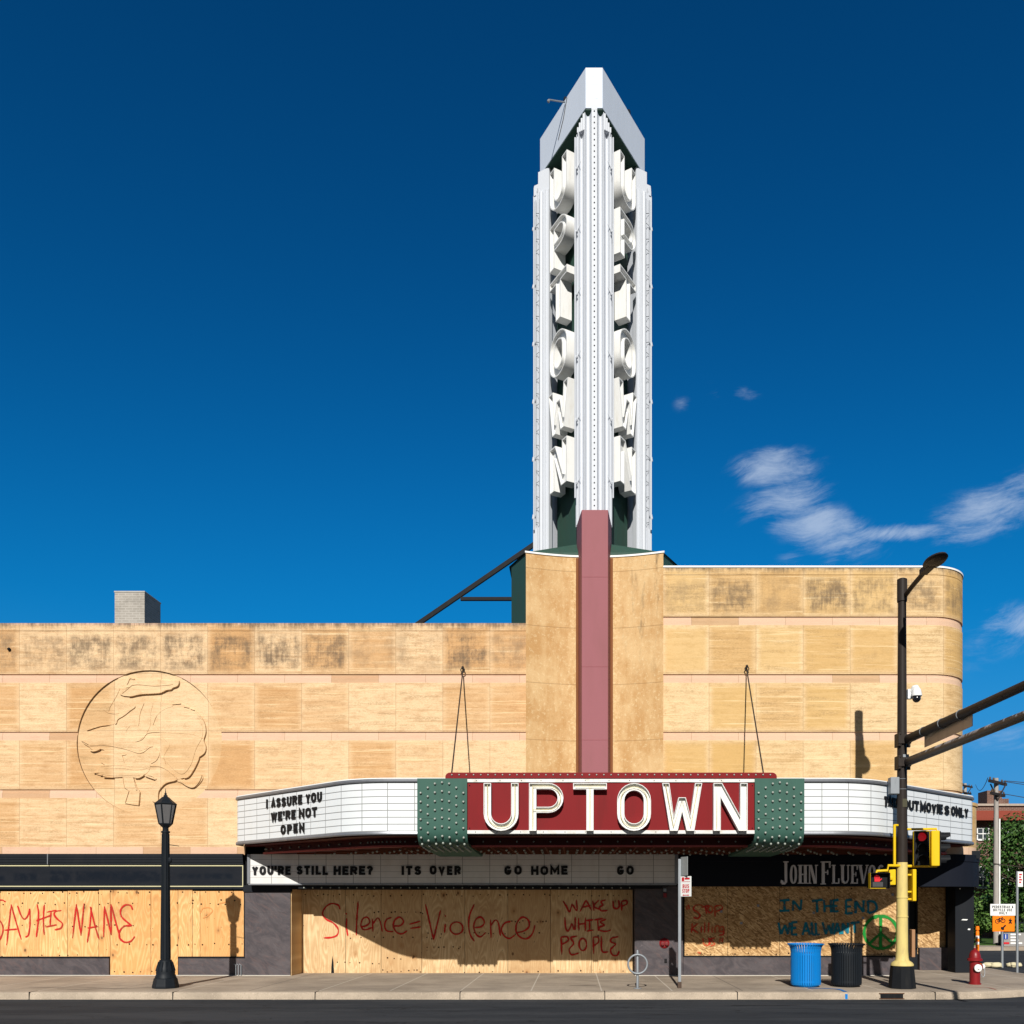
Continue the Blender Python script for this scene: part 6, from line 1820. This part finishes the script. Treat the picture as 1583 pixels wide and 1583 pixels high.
# orange delineator
Y = 4.0; x = XX(1511, Y)
g = thing('traffic_delineator', 'orange plastic delineator post behind the red hydrant', 'delineator', (x, Y, 0))
mb = MB(); mb.lathe([(.15, 0), (.15, .04), (.05, .06), (.05, 1.0), (.035, 1.03), (.06, 1.06), (.05, 1.16), (.02, 1.17)], (x, Y, 0), 14); obj('tube', mb, M['orange'], g, smooth=40)
for z in (.62, .80):
    m_ = MB(); m_.lathe([(.052, z), (.052, z+.08)], (x, Y, 0), 14, caps=False); obj('reflective_band', m_, M['white'], g)
# utility poles and wires
def upole(px, ytop, ybase, Y, lab, thin=1.0, zb=0.0):
    x = XX(px, Y); zt_ = ZZ(ytop, Y)
    g = thing('utility_pole', lab, 'utility pole', (x, Y, zb), 'wooden utility poles')
    m_ = MB(); m_.tube([(x, Y, zb), (x, Y, zt_)], .17, 12, radii=[.135*thin, .095*thin]); obj('pole', m_, M['wood_pole'], g, smooth=50)
    d = Vector((.72, .69, 0))
    for dz_, L in ((-.22, .95), (-.75, .75)):
        m_ = MB(); c = Vector((x, Y-.15, zt_+dz_)); m_.beam(c-d*L*thin, c+d*L*thin, .10, .12); ca = obj('crossarm', m_, M['bronze'], g)
        for t in (-.9, -.5, .5, .9):
            m_ = MB(); p = c+d*L*thin*t+Vector((0, 0, .12)); m_.lathe([(.03, -.05), (.045, 0), (.03, .06)], tuple(p), 8); obj('insulator', m_, M['bark'], ca)
    m_ = MB(); m_.beam((x-.35*thin, Y-.2, zt_-.28), (x, Y-.16, zt_-1.0), .04, .05); m_.beam((x+.35*thin, Y-.2, zt_-.28), (x, Y-.16, zt_-1.0), .04, .05); obj('brace', m_, M['bronze'], g)
    return x, zt_
U1 = 17.6
ux, uz = upole(1540, 1203, 1470, U1, 'tall weathered wooden utility pole rising before the leafy tree', zb=.02)
m_ = MB(); m_.box(ux+.11, ux+.16, U1-.06, U1+.06, .1, ZZ(1266, U1)); o = obj('conduit', m_, M['coping_white']); tag(o, 'pale vertical conduit strapped up the side of the utility pole', 'conduit')
m_ = MB(); m_.box(ux+.02, ux+.42, U1-.38, U1-.2, .03, .5); o = obj('meter_box', m_, M['black'], bevel=.02); tag(o, 'small dark box at the foot of the utility pole', 'box')
U2 = 46.0
ux2, uz2 = upole(1492, 1211, 1470, U2, 'distant utility pole peeking past the rounded corner', zb=0, thin=1.2)
def wire(a, b, sag, lab, r=.016):
    a, b = Vector(a), Vector(b); pts = []
    for i in range(13):
        t = i/12; p = a+(b-a)*t; p.z -= sag*4*t*(1-t); pts.append(tuple(p))
    m_ = MB(); m_.tube(pts, r, 5); o = obj('power_line', m_, M['cable']); tag(o, lab, 'wire', 'overhead power lines')
wire((ux+.6, U1+.5, uz-.05), (ux+14, U1-3, uz+.4), .6, 'topmost overhead line leaving the utility pole to the right')
wire((ux+.3, U1+.2, uz-.1), (ux+14, U1-3, uz-1.0), .5, 'second overhead line leaving the utility pole to the right')
wire((ux+.5, U1+.4, uz-.65), (ux+14, U1-3, uz-1.9), .5, 'third overhead line leaving the utility pole to the right')
wire((ux-.6, U1-.5, uz-.05), (ux2+.8, U2, uz2-.1), .5, 'overhead line slung between the two utility poles')
wire((ux-.2, U1-.1, ZZ(1335, U1)), (ux+14, U1-2, ZZ(1365, U1)), .3, 'low cable crossing in front of the tree', .02)
# brick apartment building
BYY = 27.0
bb = thing('brick_apartment', 'dark red brick apartment building behind the tree', 'building', (XX(1600, BYY), BYY, 0))
xl = XX(1470, BYY); zt_ = ZZ(1246, BYY)
mb = MB(); mb.box(xl, xl+22, BYY, BYY+12, 0, zt_); obj('wall', mb, M['red_brick'], bb)
mb = MB(); mb.box(xl-.1, xl+22.1, BYY-.12, BYY+.3, zt_, zt_+.12); obj('parapet_cap', mb, paint('stone_cap', (.40, .33, .27), .9, .2), bb)
mb = MB(); mb.quad((xl, BYY-.7, ZZ(1267, BYY)), (xl+22, BYY-.7, ZZ(1267, BYY)), (xl+22, BYY-.01, ZZ(1253, BYY)), (xl, BYY-.01, ZZ(1253, BYY))); mb.quad((xl, BYY-.7, ZZ(1267, BYY)-.02), (xl+22, BYY-.7, ZZ(1267, BYY)-.02), (xl+22, BYY-.01, ZZ(1267, BYY)-.02), (xl, BYY-.01, ZZ(1267, BYY)-.02)); mb.quad((xl, BYY-.7, ZZ(1267, BYY)-.1), (xl+22, BYY-.7, ZZ(1267, BYY)-.1), (xl+22, BYY-.7, ZZ(1267, BYY)+.01), (xl, BYY-.7, ZZ(1267, BYY)+.01))
obj('tiled_eave', mb, paint('red_tile', (.24, .055, .035), .8, .25, 8), bb)
mb = MB(); mb.box(XX(1526, BYY+3), XX(1549, BYY+3), BYY+3, BYY+4.2, zt_-.2, ZZ(1222, BYY+3)); obj('chimney', mb, M['red_brick'], bb)
mb = MB(); mb.box(XX(1549.3, BYY+3), XX(1562, BYY+3), BYY+3.2, BYY+4, zt_-.2, ZZ(1234, BYY+3)); obj('chimney', mb, M['red_brick'], bb)
M['pane'] = paint('window_glass', (.05, .06, .07), .12, .1, spec=.8)
for wx in (1519, 1558, 1597):
    for (ya, yb_) in ((1281, 1297), (1341, 1371)):
        x0, x1 = XX(wx-8, BYY), XX(wx+8, BYY); z0, z1 = ZZ(yb_, BYY), ZZ(ya, BYY)
        m_ = MB(); m_.box(x0, x1, BYY-.04, BYY+.05, z0, z1); wn = obj('window', m_, M['pane'], bb)
        m_ = MB(); fw = .06
        m_.box(x0-fw, x0, BYY-.07, BYY, z0-fw, z1+fw); m_.box(x1, x1+fw, BYY-.07, BYY, z0-fw, z1+fw); m_.box(x0+.001, x1-.001, BYY-.07, BYY, z1, z1+fw); m_.box(x0+.001, x1-.001, BYY-.09, BYY, z0-fw*1.6, z0)
        xm = (x0+x1)/2; zm = (z0+z1)/2; m_.box(xm-.02, xm+.02, BYY-.06, BYY-.041, z0, z1); m_.box(x0, xm-.021, BYY-.06, BYY-.041, zm-.025, zm+.025); m_.box(xm+.021, x1, BYY-.06, BYY-.041, zm-.025, zm+.025)
        obj('frame', m_, M['white'], wn)
# tree, bushes
def leaves(mb, c, rad, n, size, rng, clumps=26, lo=None):
    cs = []
    for i in range(clumps):
        while True:
            p = Vector((rng.uniform(-1, 1), rng.uniform(-1, 1), rng.uniform(-1, 1)))
            if .35 < p.length < 1: break
        cs.append((Vector((c[0]+p.x*rad[0]*.82, c[1]+p.y*rad[1]*.82, c[2]+p.z*rad[2]*.82)), rng.uniform(.22, .42)))
    for i in range(n):
        cc, cr_ = rng.choice(cs)
        d = Vector((rng.gauss(0, 1), rng.gauss(0, 1), rng.gauss(0, .8))).normalized()*(rng.random()**.5)
        p = cc + Vector((d.x*rad[0]*cr_, d.y*rad[1]*cr_, d.z*rad[2]*cr_))
        if lo is not None and p.z < lo: continue
        nrm = (d+Vector((rng.uniform(-.7, .7), rng.uniform(-.7, .7), rng.uniform(-.2, 1.0)))).normalized()
        a = nrm.orthogonal().normalized(); a.rotate(Matrix.Rotation(rng.uniform(0, 6.28), 3, nrm)); b = nrm.cross(a)
        s_ = size*rng.uniform(.6, 1.3)
        k = len(mb.v)
        mb.v += [tuple(p-a*s_), tuple(p+b*s_*.55), tuple(p+a*s_), tuple(p-b*s_*.55)]; mb.f.append((k, k+1, k+2, k+3))
rng = random.Random(11)
def tree(px, Y, zc_, rad, trunk_r, n, size, lab, name='leafy_tree', mat='leaf', clumps=30, zb=0.02):
    x = XX(px, Y); g = thing(name, lab, 'tree', (x, Y, zb))
    m_ = MB(); m_.tube([(x, Y, zb), (x+.08, Y, zc_*.4), (x-.05, Y+.1, zc_*.8), (x, Y, zc_+rad[2]*.3)], .1, 10, radii=[trunk_r, trunk_r*.8, trunk_r*.6, trunk_r*.2])
    for i in range(9):
        t = rng.uniform(0, 6.28); z0 = zc_*rng.uniform(.4, .95)
        m_.tube([(x, Y, z0), (x+rad[0]*.3*math.cos(t), Y+rad[1]*.3*math.sin(t), z0+rad[2]*.22), (x+rad[0]*.75*math.cos(t), Y+rad[1]*.75*math.sin(t), z0+rad[2]*.45)], .05, 6, radii=[trunk_r*.4, trunk_r*.25, trunk_r*.08])
    obj('trunk', m_, M['bark'], g, smooth=60)
    m_ = MB(); leaves(m_, (x, Y, zc_), rad, n, size, rng, clumps, .15); obj('crown', m_, M[mat], g, fixn=False)
tree(1592, 22.0, 3.35, (2.9, 2.4, 3.0), .2, 15000, .095, 'big leafy green tree in front of the brick building', clumps=42)
tree(1660, 23.0, 3.6, (3.0, 2.6, 3.2), .2, 7000, .11, 'leafy green tree standing beyond the right edge behind the wires', clumps=36)
def bush(px, Y, r, h, n, lab):
    x = XX(px, Y); m_ = MB(); leaves(m_, (x, Y, h*.5), (r, r, h*.62), n, .07, rng, 16, .02)
    m_.tube([(x, Y, 0.02), (x+.03, Y, h*.5)], .03, 6)
    o = obj('bush', m_, M['leaf_bush'], fixn=False); tag(o, lab, 'bush')
bush(1516, 19.0, 1.25, 2.3, 5200, 'bright green bush between the corner column and the utility pole')
bush(1597, 20.5, 1.2, 1.4, 2600, 'low green bush at the right edge behind the grey sign wall')
# grey sign wall with railing
Y = 16.4; x0 = XX(1552, Y)
g = thing('monument_sign', 'low grey monument sign with white lines and a blue square', 'sign', (x0+1, Y, 0))
mb = MB(); mb.box(x0, x0+3.2, Y, Y+.3, 0, ZZ(1442, Y)); sg_ = obj('slab', mb, paint('grey_sign_slab', (.27, .26, .25), .8, .15), g, bevel=.01)
mb = MB(); mb.box(XX(1551, Y), XX(1558, Y), Y-.012, Y-.001, ZZ(1452, Y), ZZ(1443.5, Y)); obj('blue_square', mb, paint('sign_blue', (.02, .06, .28), .5, .05), sg_)
mb = MB(); mb.box(XX(1554, Y), XX(1555, Y), Y-.016, Y-.0125, ZZ(1451, Y), ZZ(1444.5, Y))
for zz, l in ((1444.5, 16), (1449, 12), (1453.5, 13), (1458, 18)): mb.box(XX(1562, Y), XX(1562+l, Y), Y-.012, Y-.001, ZZ(zz+1.2, Y), ZZ(zz-1.2, Y))
obj('white_lines', mb, M['white'], sg_)
mb = MB(); mb.box(XX(1551.5, Y), XX(1560, Y), Y-.0121, Y-.0011, ZZ(1459.5, Y), ZZ(1456.5, Y)); obj('red_mark', mb, M['red_text'], sg_)
Y = 18.8; x0 = XX(1556, Y)
g = thing('railing', 'dark metal railing behind the grey monument sign', 'railing', (x0, Y, 0))
mb = MB(); mb.box(x0, x0+4, Y-.03, Y+.03, .95, 1.0); mb.box(x0, x0+4, Y-.02, Y+.02, .12, .16); obj('rail', mb, M['iron_black'], g)
mb = MB()
for i in range(28): mb.box(x0+.07+i*.14, x0+.09+i*.14, Y-.01, Y+.01, .03, .949)
obj('bars', mb, M['iron_black'], g)
